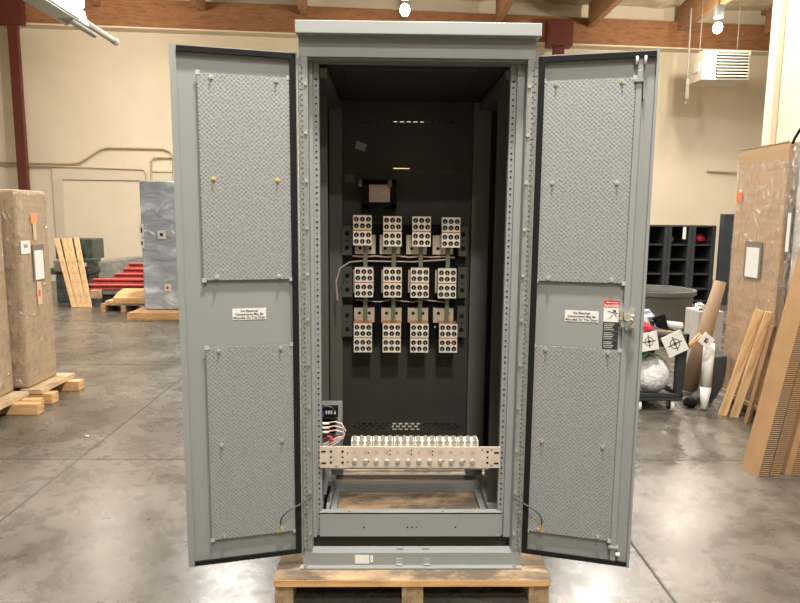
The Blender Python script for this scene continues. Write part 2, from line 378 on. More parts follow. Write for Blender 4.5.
# steel columns
cl = MB(); y = 12.2; cl.box(-8.46, -8.24, y, y + 0.10, 0.02, 5.66); cl.box(-8.56, -8.14, y - 0.08, y + 0.18, 0, 0.03)
cl.box(-8.85, -8.10, y - 0.02, y + 0.12, 5.66, 6.35)
tag(cl.build('steel_column', maroon, bevel=0.01), 'maroon steel column with bolted saddle in front of the left end of the back wall', 'column')
cl = MB(); y = WB(3.9) - 0.62; cl.box(3.78, 4.02, y + 0.05, y + 0.29, 0.02, 5.6); cl.box(3.6, 4.2, y, y + 0.31, 5.6, 6.2); cl.box(3.7, 4.1, y, y + 0.31, 0, 0.03)
tag(cl.build('steel_column', maroon, bevel=0.01), 'maroon steel column top showing between the cabinet cap and the right open door', 'column')

# high bay lamps that the photo shows
bulb_m = emit('lit_lamp', (1.0, 0.96, 0.88), 60)
for (x, y, z), lab in ((LAMPS[0], 'lit high bay lamp seen just above the middle of the cabinet cap'),
                     (LAMPS[1], 'lit high bay lamp beside the radiant heater hood at upper left'),
                     (LAMPS[2], 'lit high bay lamp hanging above the unit heater')):
    t = thing('high_bay_lamp', (x, y, z), lab, 'lamp')
    b = MB(); b.blob((x, y, z), (0.09, 0.09, 0.11), 0, 3); b.build('bulb', bulb_m, t, smooth=True)
    b = MB(); b.rod((x, y, z + 0.2), (x, y, z + 0.42), 0.09, 16, 0.12); b.build('ballast_housing', galv, t)
    b = MB(); b.rod((x, y, z + 0.42), (x, y, 6.72), 0.012); b.build('hanging_rod', galv, t)
    b = MB(); b.tube([(x - 0.02, y, 6.62), (x - 0.9, y + 0.03, 6.6), (x - 2.0, y, 6.62)], 0.012); b.build('feed_conduit', conduit_m, t)

# radiant tube heater hood at upper left
t = thing('radiant_tube_heater', (-4.75, 6.5, 4.28), 'long grey radiant heater hood with tube end hanging at upper left', 'heater')
b = MB(); b.prism([(-4.84, 4.32), (-4.80, 4.32), (-4.76, 4.46), (-4.58, 4.46), (-4.53, 4.30), (-4.50, 4.30), (-4.55, 4.52), (-4.79, 4.52)], 4.6, 7.3, 'y')
b.build('reflector_hood', galv, t)
b = MB(); b.box(-4.82, -4.54, 4.6, 6.9, 4.31, 4.325); b.build('bottom_screen', galv, t)
b = MB(); b.rod((-4.58, 4.6, 4.38), (-4.58, 8.35, 4.38), 0.05, 14); b.build('burner_tube', grey_far, t, smooth=True)
b = MB(); b.rod((-4.74, 4.6, 4.38), (-4.74, 8.0, 4.38), 0.05, 14); b.build('burner_tube', grey_far, t, smooth=True)
b = MB(); b.rod((-4.58, 8.3, 4.38), (-4.58, 8.42, 4.38), 0.06, 14); b.m(black); b.rod((-4.58, 8.42, 4.38), (-4.58, 8.44, 4.38), 0.045, 14); b.mats = [galv, black]; b.build('tube_collar', None, t)
b = MB(); b.box(-4.50, -4.485, 5.1, 7.0, 4.32, 4.52); b.build('lamplit_side_panel', foamwhite, t)  # white stands in for the lamp's light on the hood side
for y in (5.2, 7.4):
    b = MB(); b.rod((-4.73, y, 4.5), (-4.73, y, 6.7), 0.008, 6); b.build('hanger', grey_far, t)

# unit heater upper right
t = thing('unit_heater', (7.2, 12.3, 4.6), 'cream unit heater with louvred front hung from the ceiling at upper right', 'heater')
b = MB(); b.prism([(6.80, 12.0), (7.86, 12.0), (7.86, 12.75), (6.80, 12.75)], 4.65, 5.28); b.build('casing', heater_m, t, bevel=0.015)
b = MB(); b.m(black); b.box(7.10, 7.80, 11.985, 12.0, 4.70, 5.23); b.build('louvre_opening', None, t)
for i in range(8):
    z = 4.72 + i * 0.065
    b = MB(); b.prism([(11.94, z - 0.012), (11.985, z + 0.026), (11.985, z + 0.030), (11.94, z - 0.002)], 7.10, 7.80, 'x'); b.build('louvre_blade', heater_m, t)
b = MB(); b.box(6.785, 6.80, 12.15, 12.4, 4.86, 5.06); b.build('data_plate', white, t)
for x in (6.9, 7.75):
    b = MB(); b.rod((x, 12.4, 5.28), (x, 12.4, 6.7), 0.012, 6); b.build('hanger_rod', grey_far, t)
b = MB(); b.tube([(6.69, 12.5, 6.3), (6.70, 12.5, 5.4), (6.70, 12.5, 4.2)], 0.018); b.box(6.66, 6.74, 12.46, 12.54, 4.3, 4.75); b.build('gas_line', grey_far, t)

# conduits on the back wall
def yy(x, d=0.06): return WB(x) - d
def sc(x, z, d=0.06):      # move a measurement taken at y=12.1 out onto the wall
    k = (yy(x, d) + 2.58) / (12.1 + 2.58); X = -0.11 + (x + 0.11) * k; k = (yy(X, d) + 2.58) / (12.1 + 2.58)
    X = -0.11 + (x + 0.11) * k; return (X, yy(X, d), 1.62 + (z - 1.62) * k)
pts = [sc(-9.9, 2.73), sc(-8.76, 2.711), sc(-7.3, 2.69), sc(-7.02, 2.706), sc(-6.55, 3.0), sc(-6.4, 3.05), sc(-5.15, 3.04), sc(-5.0, 2.98), sc(-4.93, 2.88), sc(-4.94, 2.3), sc(-4.94, 0.6)]
tag(MB().tube(pts, 0.022).build('wall_conduit', conduit_m, smooth=True), 'tan wall conduit with a slanted rise and a high run ending above the wrapped cabinet', 'conduit')
pts = [sc(-9.9, 2.66), sc(-7.64, 2.63), sc(-5.60, 2.58), sc(-5.55, 2.5), sc(-5.55, 0.6)]
tag(MB().tube(pts, 0.020).build('wall_conduit', conduit_m, smooth=True), 'tan conduit on back wall running straight and low under the slanting one', 'conduit')
pts = [sc(-4.3, 2.84), sc(-5.2, 2.85), sc(-5.36, 2.83), sc(-5.43, 2.76), sc(-5.43, 2.3), sc(-5.43, 0.6)]
tag(MB().tube(pts, 0.020).build('wall_conduit', conduit_m, smooth=True), 'short tan conduit loop bending down just above the wrapped cabinet', 'conduit')
pts = [sc(-4.3, 2.52, 0.045), sc(-5.45, 2.53, 0.045)]
tag(MB().tube(pts, 0.016).build('wall_conduit', conduit_m, smooth=True), 'thin horizontal conduit crossing behind the conduit loop above wrapped cabinet', 'conduit')
b = MB(); b.box(8.05, 9.4, WB(8.7) - 0.16, WB(8.7) - 0.1, 2.80, 2.84); tag(b.build('wall_rail', wall_panel), 'thin pale rail on the back wall between heater and tall wrapped box', 'rail')

# ================================================================== PALLET under the cabinet
pal = thing('shipping_pallet', (0, 0.5, 0), 'stained wooden pallet carrying the open grey cabinet', 'pallet')
boards = [(-0.10, 0.115, pine), (0.135, 0.40, pine), (0.42, 0.83, pine), (0.85, 1.04, pine), (1.05, 1.26, pine)]
for i, (a, c, mm) in enumerate(boards):
    b = MB(); b.m(mm)
    if i == 0:
        b.box(-0.578, 0.578, a, c, 0.087, 0.118); b.m(pine_clean); b.box(-0.578, 0.578, a - 0.002, a, 0.087, 0.117)
    else: b.box(-0.56, 0.56, a, c, 0.087, 0.116)
    b.build('deck_board', None, pal, bevel=0.003)
for x0, x1 in ((-0.575, -0.50), (-0.045, 0.045), (0.49, 0.575)):
    b = MB(); b.box(x0, x1, -0.085, 1.25, 0.0, 0.087); b.build('stringer', pine_y, pal, bevel=0.003)

# ================================================================== CABINET
Z0, Z1 = 0.120, 2.295
cab = thing('electrical_cabinet', (0, 0.48, Z0 - 0.002), 'tall open grey switchgear cabinet with both perforated doors swung wide', 'cabinet')
b = MB(); b.prism([(-0.047, 2.297), (0.97, 2.297), (0.97, 2.330), (0.5, 2.352), (-0.047, 2.345)], -0.468, 0.468, 'x'); b.build('roof_cap', cap_paint, cab, bevel=0.003)
b = MB(); b.box(-0.462, 0.457, -0.003, 0.02, 2.222, 2.300); b.box(-0.44, 0.44, 0.02, 0.10, 2.216, 2.225); b.build('header', paint, cab, bevel=0.002)
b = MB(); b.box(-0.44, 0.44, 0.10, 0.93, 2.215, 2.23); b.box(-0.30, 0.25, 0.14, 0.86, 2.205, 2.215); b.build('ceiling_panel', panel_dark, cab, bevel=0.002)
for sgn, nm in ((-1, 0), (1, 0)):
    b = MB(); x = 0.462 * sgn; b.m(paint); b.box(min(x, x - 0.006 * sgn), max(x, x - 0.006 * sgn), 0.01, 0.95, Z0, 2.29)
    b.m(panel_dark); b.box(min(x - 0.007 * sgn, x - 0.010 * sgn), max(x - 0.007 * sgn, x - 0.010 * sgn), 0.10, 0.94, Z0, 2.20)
    b.build('side_panel', None, cab)
# front posts: stepped sheet profile with punched holes
for sgn in (-1, 1):
    q = sgn
    b = MB(); b.m(paint)
    i0, i1 = (0.415, 0.392) if q < 0 else (0.400, 0.376)
    prof = [(0.462, 0.0), (0.428, 0.0), (0.428, 0.055), (i0, 0.055), (i0, 0.075), (i1, 0.075), (i1, 0.105), (i1 + .004, 0.105), (i1 + .004, 0.080), (i0 + .004, 0.080), (i0 + .004, 0.060), (0.432, 0.060), (0.432, 0.006), (0.462, 0.006)]
    b.prism([(q * x, y) for x, y in prof], 0.225, 2.222)
    b.prism([(q * 0.462, 0.0), (q * 0.428, 0.0), (q * 0.428, 0.055), (q * 0.462, 0.055)], 0.18, 0.225)
    b.m(hole); z = 0.25; i = 0
    while z < 2.16:
        rr_ = 0.0043 if i % 3 != 1 else 0.0026
        b.rod((q * (i1 + 0.012), 0.0755, z), (q * (i1 + 0.012), 0.0735, z), rr_, 8); z += 0.0235; i += 1
    b.build('front_post', None, cab)
    h = MB(); h.m(steel_hinge); h.box(min(q * 0.431, q * 0.462), max(q * 0.431, q * 0.462), -0.0035, -0.0005, 0.20, 2.222)
    z = 0.21
    while z < 2.20:
        h.rod((q * 0.459, -0.006, z), (q * 0.459, -0.006, z + 0.026), 0.006, 8); z += 0.030
    h.m(hole); z = 0.22
    while z < 2.19:
        h.rod((q * 0.449, -0.0036, z), (q * 0.449, -0.0048, z), 0.0028, 6); z += 0.020
    h.m(chrome)
    for k in range(11):
        z = 0.27 + k * 0.185; h.rod((q * 0.435, -0.0035, z), (q * 0.435, -0.009, z), 0.0065, 8)
    h.build('hinge', None, cab)
    # rear and middle posts, side rails
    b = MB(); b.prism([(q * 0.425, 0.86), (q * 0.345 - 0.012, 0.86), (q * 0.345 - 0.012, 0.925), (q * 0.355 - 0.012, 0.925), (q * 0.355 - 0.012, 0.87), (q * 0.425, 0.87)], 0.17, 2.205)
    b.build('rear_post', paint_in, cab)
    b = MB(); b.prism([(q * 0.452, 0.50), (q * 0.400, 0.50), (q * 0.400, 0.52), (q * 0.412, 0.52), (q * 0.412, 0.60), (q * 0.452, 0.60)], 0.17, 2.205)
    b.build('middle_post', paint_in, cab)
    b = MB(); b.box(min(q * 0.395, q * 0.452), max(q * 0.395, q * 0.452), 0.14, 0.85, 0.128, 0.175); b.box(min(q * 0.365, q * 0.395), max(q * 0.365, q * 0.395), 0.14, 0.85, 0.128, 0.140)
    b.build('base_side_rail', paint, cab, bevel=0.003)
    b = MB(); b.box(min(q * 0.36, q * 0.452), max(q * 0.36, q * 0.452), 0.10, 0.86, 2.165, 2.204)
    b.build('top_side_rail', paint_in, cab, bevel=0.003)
# base
b = MB(); b.m(paint)
b.box(-0.468, 0.468, -0.002, 0.003, Z0, 0.182); b.box(-0.468, 0.468, 0.003, 0.055, 0.178, 0.182); b.box(-0.478, 0.468, -0.028, 0.003, Z0, 0.127)
b.box(-0.468, -0.462, 0.0, 0.12, Z0, 0.182); b.box(0.462, 0.468, 0.0, 0.12, Z0, 0.182)
b.m(hole)
for x in (-0.052, 0.06): b.box(x - 0.015, x + 0.015, 0.026, 0.033, 0.1822, 0.1826)
b.m(cap_paint)
for x in (-0.055, 0.063): b.box(x - 0.014, x + 0.014, -0.005, -0.002, 0.134, 0.158); b.box(x - 0.014, x + 0.014, -0.014, -0.002, 0.131, 0.134)
b.build('base_channel', None, cab)
for x in (-0.455, 0.438):
    b = MB(); b.rod((x, -0.018, 0.127), (x, -0.018, 0.138), 0.011, 6); b.build('anchor_bolt', chrome, cab)
b = MB(); b.box(-0.245, -0.185, -0.0035, -0.002, 0.134, 0.172); b.m(greyink)
b.mats = [white, greyink]
for k in range(3): b.box(-0.238, -0.205, -0.0042, -0.0035, 0.142 + k * 0.009, 0.145 + k * 0.009)
b.build('part_sticker', None, cab)
b = MB(); b.box(-0.180, -0.168, -0.0035, -0.002, 0.140, 0.170); b.build('part_sticker', white, cab)
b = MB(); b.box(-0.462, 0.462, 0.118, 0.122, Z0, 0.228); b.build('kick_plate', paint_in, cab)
b = MB(); b.m(paint); b.box(-0.402, 0.392, 0.058, 0.062, 0.226, 0.333); b.box(-0.402, 0.392, 0.058, 0.098, 0.329, 0.333); b.m(hole)
for x, r in ((-0.21, 0.004), (-0.02, 0.004), (0.0, 0.004), (0.02, 0.003), (0.19, 0.004)): b.rod((x, 0.057, 0.268), (x, 0.0581, 0.268), r, 8)
for x in (-0.28, 0.13): b.box(x, x + 0.012, 0.075, 0.079, 0.333, 0.3335)
b.build('lower_front_rail', None, cab, bevel=0.0)
b = MB(); b.box(-0.394, 0.394, 0.735, 0.738, 0.122, 0.174); b.box(-0.394, 0.394, 0.738, 0.775, 0.171, 0.174); b.build('cross_member', paint, cab)
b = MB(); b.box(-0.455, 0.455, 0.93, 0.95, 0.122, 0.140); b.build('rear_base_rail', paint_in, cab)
for x0, x1 in ((-0.456, -0.36), (0.335, 0.456)):
    b = MB(); b.box(x0, x1, 0.926, 0.930, 0.25, 2.21); b.build('rear_side_panel', panel_dark, cab)  # strips added to stop light leaking in beside the rear posts
for x0, x1 in ((-0.456, -0.085), (0.075, 0.456)):
    b = MB(); b.box(x0, x1, 0.955, 0.960, 0.28, 2.29); b.build('slot_light_cover', paint, cab)  # unseen halves, gap shaped so only the middle slots show light
# rear panel with real slots (a plate cut along a grid)
def slotted(b, x0, x1, y0, y1, z0, z1, rows):
    zz = z0
    for (sz, sh, slots) in sorted(rows):
        b.box(x0, x1, y0, y1, zz, sz); xx = x0
        for (a, c) in sorted(slots): b.box(xx, a, y0, y1, sz, sz + sh); xx = c
        b.box(xx, x1, y0, y1, sz, sz + sh); zz = sz + sh
    b.box(x0, x1, y0, y1, zz, z1)
rows = [(0.432, 0.010, [(-0.30 + k * 0.034, -0.278 + k * 0.034) for k in range(18)]),
        (0.448, 0.010, [(-0.285 + k * 0.034, -0.263 + k * 0.034) for k in range(17)]),
        (0.417, 0.008, [(-0.285 + k * 0.034, -0.263 + k * 0.034) for k in range(17)]),
        (1.864, 0.005, [(-0.09, 0.0)]),
        (2.107, 0.0045, [(-0.27 + k * 0.036, -0.248 + k * 0.036) for k in range(15)])]
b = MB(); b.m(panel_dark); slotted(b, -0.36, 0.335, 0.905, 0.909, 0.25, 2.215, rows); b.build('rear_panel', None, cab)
b = MB(); b.box(-0.352, 0.327, 0.900, 0.9049, 1.852, 1.858); b.build('panel_seam_strip', seam_m, cab)
b = MB(); b.box(-0.352, 0.327, 0.895, 0.9049, 0.385, 0.391); b.build('panel_seam_strip', seam_m, cab)
b = MB(Matrix.Translation((-0.26, 0.903, 1.98)) @ Matrix.Rotation(0.3, 4, 'Y')); b.box(-0.028, 0.028, -0.001, 0, -0.02, 0.02); b.build('faded_sticker', paint, cab)
b = MB(); b.box(-0.345, -0.295, 0.902, 0.904, 1.79, 1.83); b.build('faded_sticker', paint_in, cab)
# meter box
mb = MB(); mb.m(black); mb.box(-0.246, -0.07, 0.79, 0.90, 1.655, 1.80); mb.box(-0.246, -0.218, 0.775, 0.79, 1.655, 1.80); mb.box(-0.098, -0.07, 0.775, 0.79, 1.655, 1.80); mb.box(-0.246, -0.07, 0.775, 0.79, 1.78, 1.80); mb.box(-0.246, -0.07, 0.775, 0.79, 1.655, 1.675)
mo = mb.build('control_transformer', None, cab)
b = MB(); b.m(offwhite); b.box(-0.212, -0.104, 0.786, 0.789, 1.685, 1.775); b.m(greyink)
for k in range(7): b.box(-0.203, -0.203 + 0.05 + 0.035 * ((k * 7) % 3) / 2, 0.7852, 0.786, 1.695 + k * 0.011, 1.6975 + k * 0.011)
b.build('rating_label', None, mo)
for x in (-0.258, -0.105):
    b = MB(); b.box(x - 0.010, x + 0.010, 0.77, 0.79, 1.762, 1.80); b.m(chrome); b.mats = [bracket_m, chrome]; b.rod((x, 0.765, 1.79), (x, 0.77, 1.79), 0.007, 8); b.build('terminal', None, mo)
# insulating support bars + brackets
ROWS = [(1.405, 1.56), (1.18, 1.345), (0.965, 1.135)]
for zb, zt in ROWS:
    b = MB(); b.m(black); b.box(-0.30, 0.262, 0.84, 0.875, zb - 0.01, zt + 0.01); b.m(chrome)
    for x in (-0.225, -0.115, 0.04, 0.145): b.rod((x, 0.838, (zb + zt) / 2 - 0.03), (x, 0.84, (zb + zt) / 2 - 0.03), 0.006, 8)
    b.build('insulating_bar', None, cab)
    for x0, x1 in ((-0.358, -0.302), (0.264, 0.312)):
        b = MB(); b.m(bracket_m); b.box(x0, x1, 0.835, 0.842, zb, zt); b.box(x0, x0 + 0.004, 0.842, 0.90, zb, zt); b.m(hole)
        for dz in (0.04, 0.115): b.rod(((x0 + x1) / 2, 0.8345, zb + dz), ((x0 + x1) / 2, 0.8351, zb + dz), 0.013, 14)
        b.rod(((x0 + x1) / 2, 0.8345, zb + 0.078), ((x0 + x1) / 2, 0.8351, zb + 0.078), 0.005, 8)
        b.build('bar_bracket', None, cab)
# lug blocks: prototype then copies
def make_lug(x, z):
    YF = 0.735; h = 0.1545; wd = 0.095
    b = MB(); b.m(alu); g = 0.006
    for z0, z1 in ((z + h / 2 + g / 2, z + h), (z, z + h / 2 - g / 2)):
        b.box(x - wd / 2, x + wd / 2, YF, YF + 0.05, z0, z1)
    for half in range(2):
        for r_ in range(2):
            for c_ in range(3):
                cx = x + (c_ - 1) * 0.031; cz = z + 0.020 + r_ * 0.0335 + half * (h / 2 + 0.003)
                b.m(hole); b.rod((cx, YF - 0.0004, cz), (cx, YF + 0.001, cz), 0.0128, 16)
                b.m(alu_bar); b.box(cx - 0.0018, cx + 0.0018, YF - 0.0012, YF, cz - 0.009, cz + 0.004)
    o = b.build('lug_block', None, cab)
    b = MB(); b.box(x - wd / 2, x + wd / 2, YF + 0.004, YF + 0.06, z + h / 2 - g / 2, z + h / 2 + g / 2); b.build('copper_strip', copper, o)
    return o
lug0 = make_lug(-0.245, 1.463)
lx = {0: [-0.245, -0.09, 0.060, 0.212], 1: [-0.237, -0.088, 0.054, 0.197], 2: [-0.242, -0.090, 0.056, 0.208]}
lz = {0: [1.463, 1.459, 1.459, 1.455], 1: [1.193, 1.193, 1.192, 1.190], 2: [0.900] * 4}
for r_ in range(3):
    for c_ in range(4):
        if r_ == 0 and c_ == 0: continue
        c = copy_tree(lug0, (0, 0, 0)); c.parent = cab; c.location = lug0.location + Vector((lx[r_][c_] + 0.245, 0, lz[r_][c_] - 1.463))
for c_ in range(4):
    for r_, (z0, z1, dx) in enumerate(((1.415, 1.515, 0.012), (1.21, 1.33, -0.004), (1.05, 1.128, 0.004))):
        x = lx[min(r_, 2)][c_] + (dx if not (r_ == 0 and c_ in (1, 2, 3)) else (-0.012, -0.022, -0.035)[c_ - 1])
        if r_ == 2: x = lx[1][c_] + (-0.0, -0.004, -0.004, -0.012)[c_]
        b = MB(); b.m(alu_bar); b.box(x - 0.054, x + 0.054, 0.80, 0.838, z0, z1); b.m(hole)
        for sx in (-0.026, 0.026):
            zz = z0 + 0.03 if r_ == 0 else z1 - 0.028
            b.rod((x + sx, 0.7985, zz), (x + sx, 0.80, zz), 0.009, 10)
        b.build('mounting_plate', None, cab)
    x = lx[1][c_] + 0.006
    b = MB(); b.box(x - 0.011, x + 0.011, 0.782, 0.797, 1.06, 1.47); b.build('bus_riser', green_bus, cab)
    x = lx[2][c_]
    b = MB(); b.prism([(0.738, 1.050), (0.738, 1.055), (0.795, 1.062), (0.795, 1.054)], x - 0.05, x + 0.046, 'x'); b.build('copper_link', copper, cab)
b = MB(); b.tube([(-0.30 + 0.06 * i, 0.80 + 0.008 * math.sin(i * 2.1), 1.405 - 0.006 * (i % 2)) for i in range(10)], 0.0045); b.build('sense_wire', wire_pink, cab)
b = MB(); b.tube([(-0.372, 0.70, 1.18), (-0.378, 0.70, 1.28), (-0.36, 0.72, 1.345), (-0.31, 0.76, 1.375), (-0.25, 0.80, 1.378), (0.02, 0.80, 1.375), (0.2, 0.80, 1.388)], 0.004); b.build('sense_wire', wire_pink, cab)
b = MB(); b.tube([(-0.28 + 0.06 * i, 0.80, 1.172 - 0.006 * (i % 3)) for i in range(9)], 0.0035); b.build('sense_wire', wire_pink, cab)
# neutral bus bar with lugs
b = MB(); b.m(alu_bar); b.box(-0.400, 0.378, 0.094, 0.104, 0.520, 0.613); nb = b; b.m(hole)
for x, zs in ((-0.383, (0.54, 0.592)), (0.362, (0.54, 0.588))):
    for z in zs: b.box(x - 0.010, x + 0.010, 0.0932, 0.094, z - 0.004, z + 0.004)
for x in (-0.352, -0.302, 0.323):
    for z in (0.543, 0.567, 0.592): b.rod((x, 0.0932, z), (x, 0.094, z), 0.0058 if z != 0.567 else 0.0045, 10)
for x, z in ((-0.28, 0.545), (-0.28, 0.585), (-0.19, 0.548), (-0.19, 0.587), (-0.098, 0.58), (-0.098, 0.598), (-0.006, 0.58), (-0.006, 0.598), (0.085, 0.578), (0.085, 0.594), (0.132, 0.55), (0.178, 0.55), (0.224, 0.55), (0.30, 0.60), (0.34, 0.60), (-0.33, 0.527), (0.34, 0.53)):
    b.rod((x, 0.0932, z), (x, 0.094, z), 0.0035, 8)
b.m(faint_copper)
for k in range(12):
    x = -0.250 + k * 0.0462; b.rod((x, 0.0933, 0.59), (x, 0.094, 0.59), 0.0085, 14)
bar = b.build('neutral_bar', None, cab, bevel=0.0); SH = bar.location.copy()
b = MB(); b.rod((-0.250, 0.094, 0.548), (-0.250, 0.084, 0.548), 0.0125, 14, 0.008); bolt0 = b.build('bar_bolt', stud_m, bar, smooth=False)
for k in range(1, 12):
    c = bolt0.copy(); COL.objects.link(c); c.parent = bar; c.location = bolt0.location + Vector((k * 0.0462, 0, 0))
b = MB(); b.m(alu); b.box(-0.266, -0.177, 0.115, 0.17, 0.605, 0.645)
for k in range(3):
    x = -0.2515 + k * 0.030
    b.m(stud_m); b.rod((x, 0.135, 0.645), (x, 0.135, 0.660), 0.0115, 12, 0.008); b.m(stud_m); b.rod((x, 0.1135, 0.638), (x, 0.115, 0.638), 0.0115, 14)
    b.m(hole); b.box(x - 0.010, x + 0.010, 0.1130, 0.115, 0.6180, 0.6225)
tl0 = b.build('terminal_lug', None, bar, bevel=0.0)
for k in range(1, 6):
    c = tl0.copy(); COL.objects.link(c); c.parent = bar; c.location = tl0.location + Vector((k * 0.0925, 0, 0))
b = MB(); b.m(paint); b.box(-0.36, 0.34, 0.104, 0.14, 0.514, 0.519); b.build('bar_support_angle', None, cab)
bar.location = Vector((bar.location.x, bar.location.y - 0.031, bar.location.z + 0.018))
for ch in bar.children:
    if ch.name.startswith('terminal_lug'): ch.location.z -= 0.012
# control plate at lower left
b = MB(); b.m(paint); b.box(-0.417, -0.315, 0.250, 0.255, 0.52, 0.778); b.box(-0.319, -0.315, 0.24, 0.25, 0.52, 0.778); cp = b.build('control_plate', None, cab)
b = MB(); b.m(black); b.box(-0.412, -0.334, 0.21, 0.249, 0.715, 0.76); b.m(blue); b.box(-0.408, -0.395, 0.205, 0.21, 0.72, 0.742); b.m(white)
for x in (-0.388, -0.377, -0.366, -0.350): b.box(x, x + 0.007, 0.2085, 0.21, 0.73, 0.746)
b.build('terminal_block', None, cp)
for k in range(3):
    z = 0.685 - k * 0.020
    b = MB(); b.m(black); b.box(-0.41, -0.345, 0.215, 0.249, z - 0.008, z + 0.008); b.m(white); b.rod((-0.402, 0.212, z), (-0.378, 0.212, z), 0.006, 10); b.m(copper); b.rod((-0.378, 0.212, z), (-0.37, 0.212, z), 0.0065, 10)
    b.build('fuse', None, cp)
b = MB(); b.m(redp); b.rod((-0.368, 0.20, 0.618), (-0.355, 0.20, 0.612), 0.011, 10, 0.005); b.build('red_wire_nut', None, cp)
for k in range(3):
    z = 0.69 - k * 0.02
    b = MB(); b.tube([(-0.37, 0.212, z), (-0.345, 0.205, z + 0.006), (-0.315 + k * 0.004, 0.20, z - 0.002), (-0.298 - k * 0.006, 0.20, z - 0.035), (-0.305, 0.20, 0.63), (-0.33, 0.20, 0.605 + k * 0.01), (-0.36, 0.20, 0.585 + k * 0.012), (-0.41, 0.205, 0.565 + k * 0.01)], 0.0032); b.build('wire_loop', wire_pink, cp)
b = MB(); b.tube([(-0.405, 0.2, 0.76), (-0.39, 0.2, 0.772), (-0.36, 0.2, 0.765), (-0.345, 0.2, 0.745)], 0.003); b.build('black_wire', wire_dark, cp)
b = MB(); b.tube([(-0.405, 0.21, 0.60), (-0.38, 0.20, 0.63), (-0.36, 0.20, 0.628)], 0.004); b.build('red_wire', mat('dull_red_wire', (0.25, 0.05, 0.04), 0.5), cp)
b = MB(); b.m(galv); b.tube([(-0.39, 0.20, 0.50), (-0.385, 0.2, 0.44), (-0.395, 0.2, 0.36)], 0.016); b.m(black); b.tube([(-0.37, 0.19, 0.40), (-0.39, 0.2, 0.33), (-0.40, 0.2, 0.25)], 0.008); b.m(bracket_m); b.box(-0.41, -0.36, 0.19, 0.24, 0.37, 0.42); b.build('flexible_conduit', None, cab)

# ------------------------------------------------------------------ doors
def make_door(hx, hy, ang, side):
    """side=-1: left door.  local axes: x along the door away from the hinge, z up, y towards the room (negative = towards camera)."""
    u = Vector((math.cos(ang), math.sin(ang), 0)); nrm = Vector((u.y, -u.x, 0))
    if nrm.y > 0: nrm = -nrm            # towards the camera
    Mx = Matrix((u, -nrm, Vector((0, 0, 1)))).transposed().to_4x4(); Mx.translation = Vector((hx, hy, 0))
    W, zb, zt = (0.470 if side < 0 else 0.448), 0.184, 2.236
    d = MB(Mx); d.m(paint)
    d.box(0.004, W, 0.013, 0.016, zb, zt)                              # skin
    d.box(0.004, 0.007, 0.0, 0.013, zb, zt); d.box(W - 0.003, W, 0.0, 0.040, zb, zt)
    d.box(0.007, W - 0.003, 0.0, 0.040, zt - 0.003, zt); d.box(0.007, W - 0.003, 0.0, 0.040, zb, zb + 0.003)
    lip = 0.024 if side < 0 else 0.010
    d.box(W - lip, W, -0.002, 0.001, zb, zt)
    d.box(0.007, W - lip, -0.001, 0.001, zt - 0.024, zt); d.box(0.007, W - lip, -0.001, 0.001, zb, zb + 0.022)
    d.box(0.004, 0.034, -0.001, 0.001, zb + 0.022, zt - 0.024)
    door = d.build('door', None, cab)
    g = MB(Mx); g0, g1 = 0.010, 0.034
    ge = W - lip - 0.001
    g.box(g0, ge, -0.010, -0.0015, zt - 0.026, zt - 0.006); g.box(g0, ge, -0.010, -0.0015, zb + 0.006, zb + 0.024)
    g.box(g0, g1, -0.010, -0.0015, zb + 0.024, zt - 0.026)
    g.build('gasket', gasket_m, door)
    lab = 'vent_screen'
    for z0, z1 in ((1.362, 2.140), (0.290, 1.095)):
        x0, x1 = (0.038, 0.372) if side < 0 else (0.030, 0.366)
        pts = []; n_ = 70; st = (z1 - z0) / n_
        for i in range(n_): pts += [(x1, z0 + i * st), (x1 + 0.005, z0 + (i + 0.5) * st)]
        pts.append((x1, z1))
        for i in range(n_): pts += [(x0, z1 - i * st), (x0 - 0.004, z1 - (i + 0.5) * st)]
        pts.append((x0, z0))
        s_ = MB(Mx); s_.m(screen_m); s_.prism(pts, -0.002, 0.003, 'y')
        so = s_.build('vent_screen', None, door)
        c_ = MB(Mx)
        for sx in (x0, x1):
            for sz in (z0, z1):
                c_.box(sx - 0.008, sx + 0.008, -0.004, -0.002, sz - 0.008, sz + 0.008)
        for bx in (x0 + 0.047, x1 - 0.047):
            for bz in (z1 - 0.014, (z0 + z1) / 2 + 0.0, z0 + 0.012):
                bb = MB(Mx); bb.m(chrome); bb.rod((bx, 0.013, bz), (bx, -0.016, bz), 0.0035, 8); bb.rod((bx, -0.006, bz), (bx, -0.002, bz), 0.009, 6)
                if side < 0 and z0 > 1 and abs(bz - (z0 + z1) / 2) < 0.01: bb.mats = [yellow]
                bb.build('stud', None, door)
        c_.build('corner_clip', mat('clear_tape_%d%d' % (side, int(z0 * 10)), (0.38, 0.385, 0.375), 0.3), door)
    # placard
    a0, a1 = (0.139, 0.270) if side < 0 else (0.148, 0.278)
    pl = MB(Mx); pl.m(white); pl.box(a0, a1, 0.0115, 0.013, 1.200, 1.245); plo = pl.build('notice_placard', None, door)
    mid = (a0 + a1) / 2
    for k, s in enumerate(('No Electrical', 'Components May Be', 'Mounted On This Door')):
        # text plane: text x to the viewer's right, text y up
        tx = -u if side < 0 else u
        TM = Matrix((tx, Vector((0, 0, 1)), nrm)).transposed().to_4x4()
        TM.translation = Mx @ Vector((mid, 0.0108, 1.2315 - k * 0.0135))
        text('placard_lettering', s, 0.0128, TM, ink, plo, bold=0.0002)
    return door, Mx, u, nrm
def ang_of(dx, dy): return math.atan2(dy, dx)
doorL, ML, uL, nL = make_door(-0.463, -0.004, ang_of(-0.43, -0.105), -1)
doorR, MR, uR, nR = make_door(0.460, -0.004, ang_of(0.44, -0.122), 1)
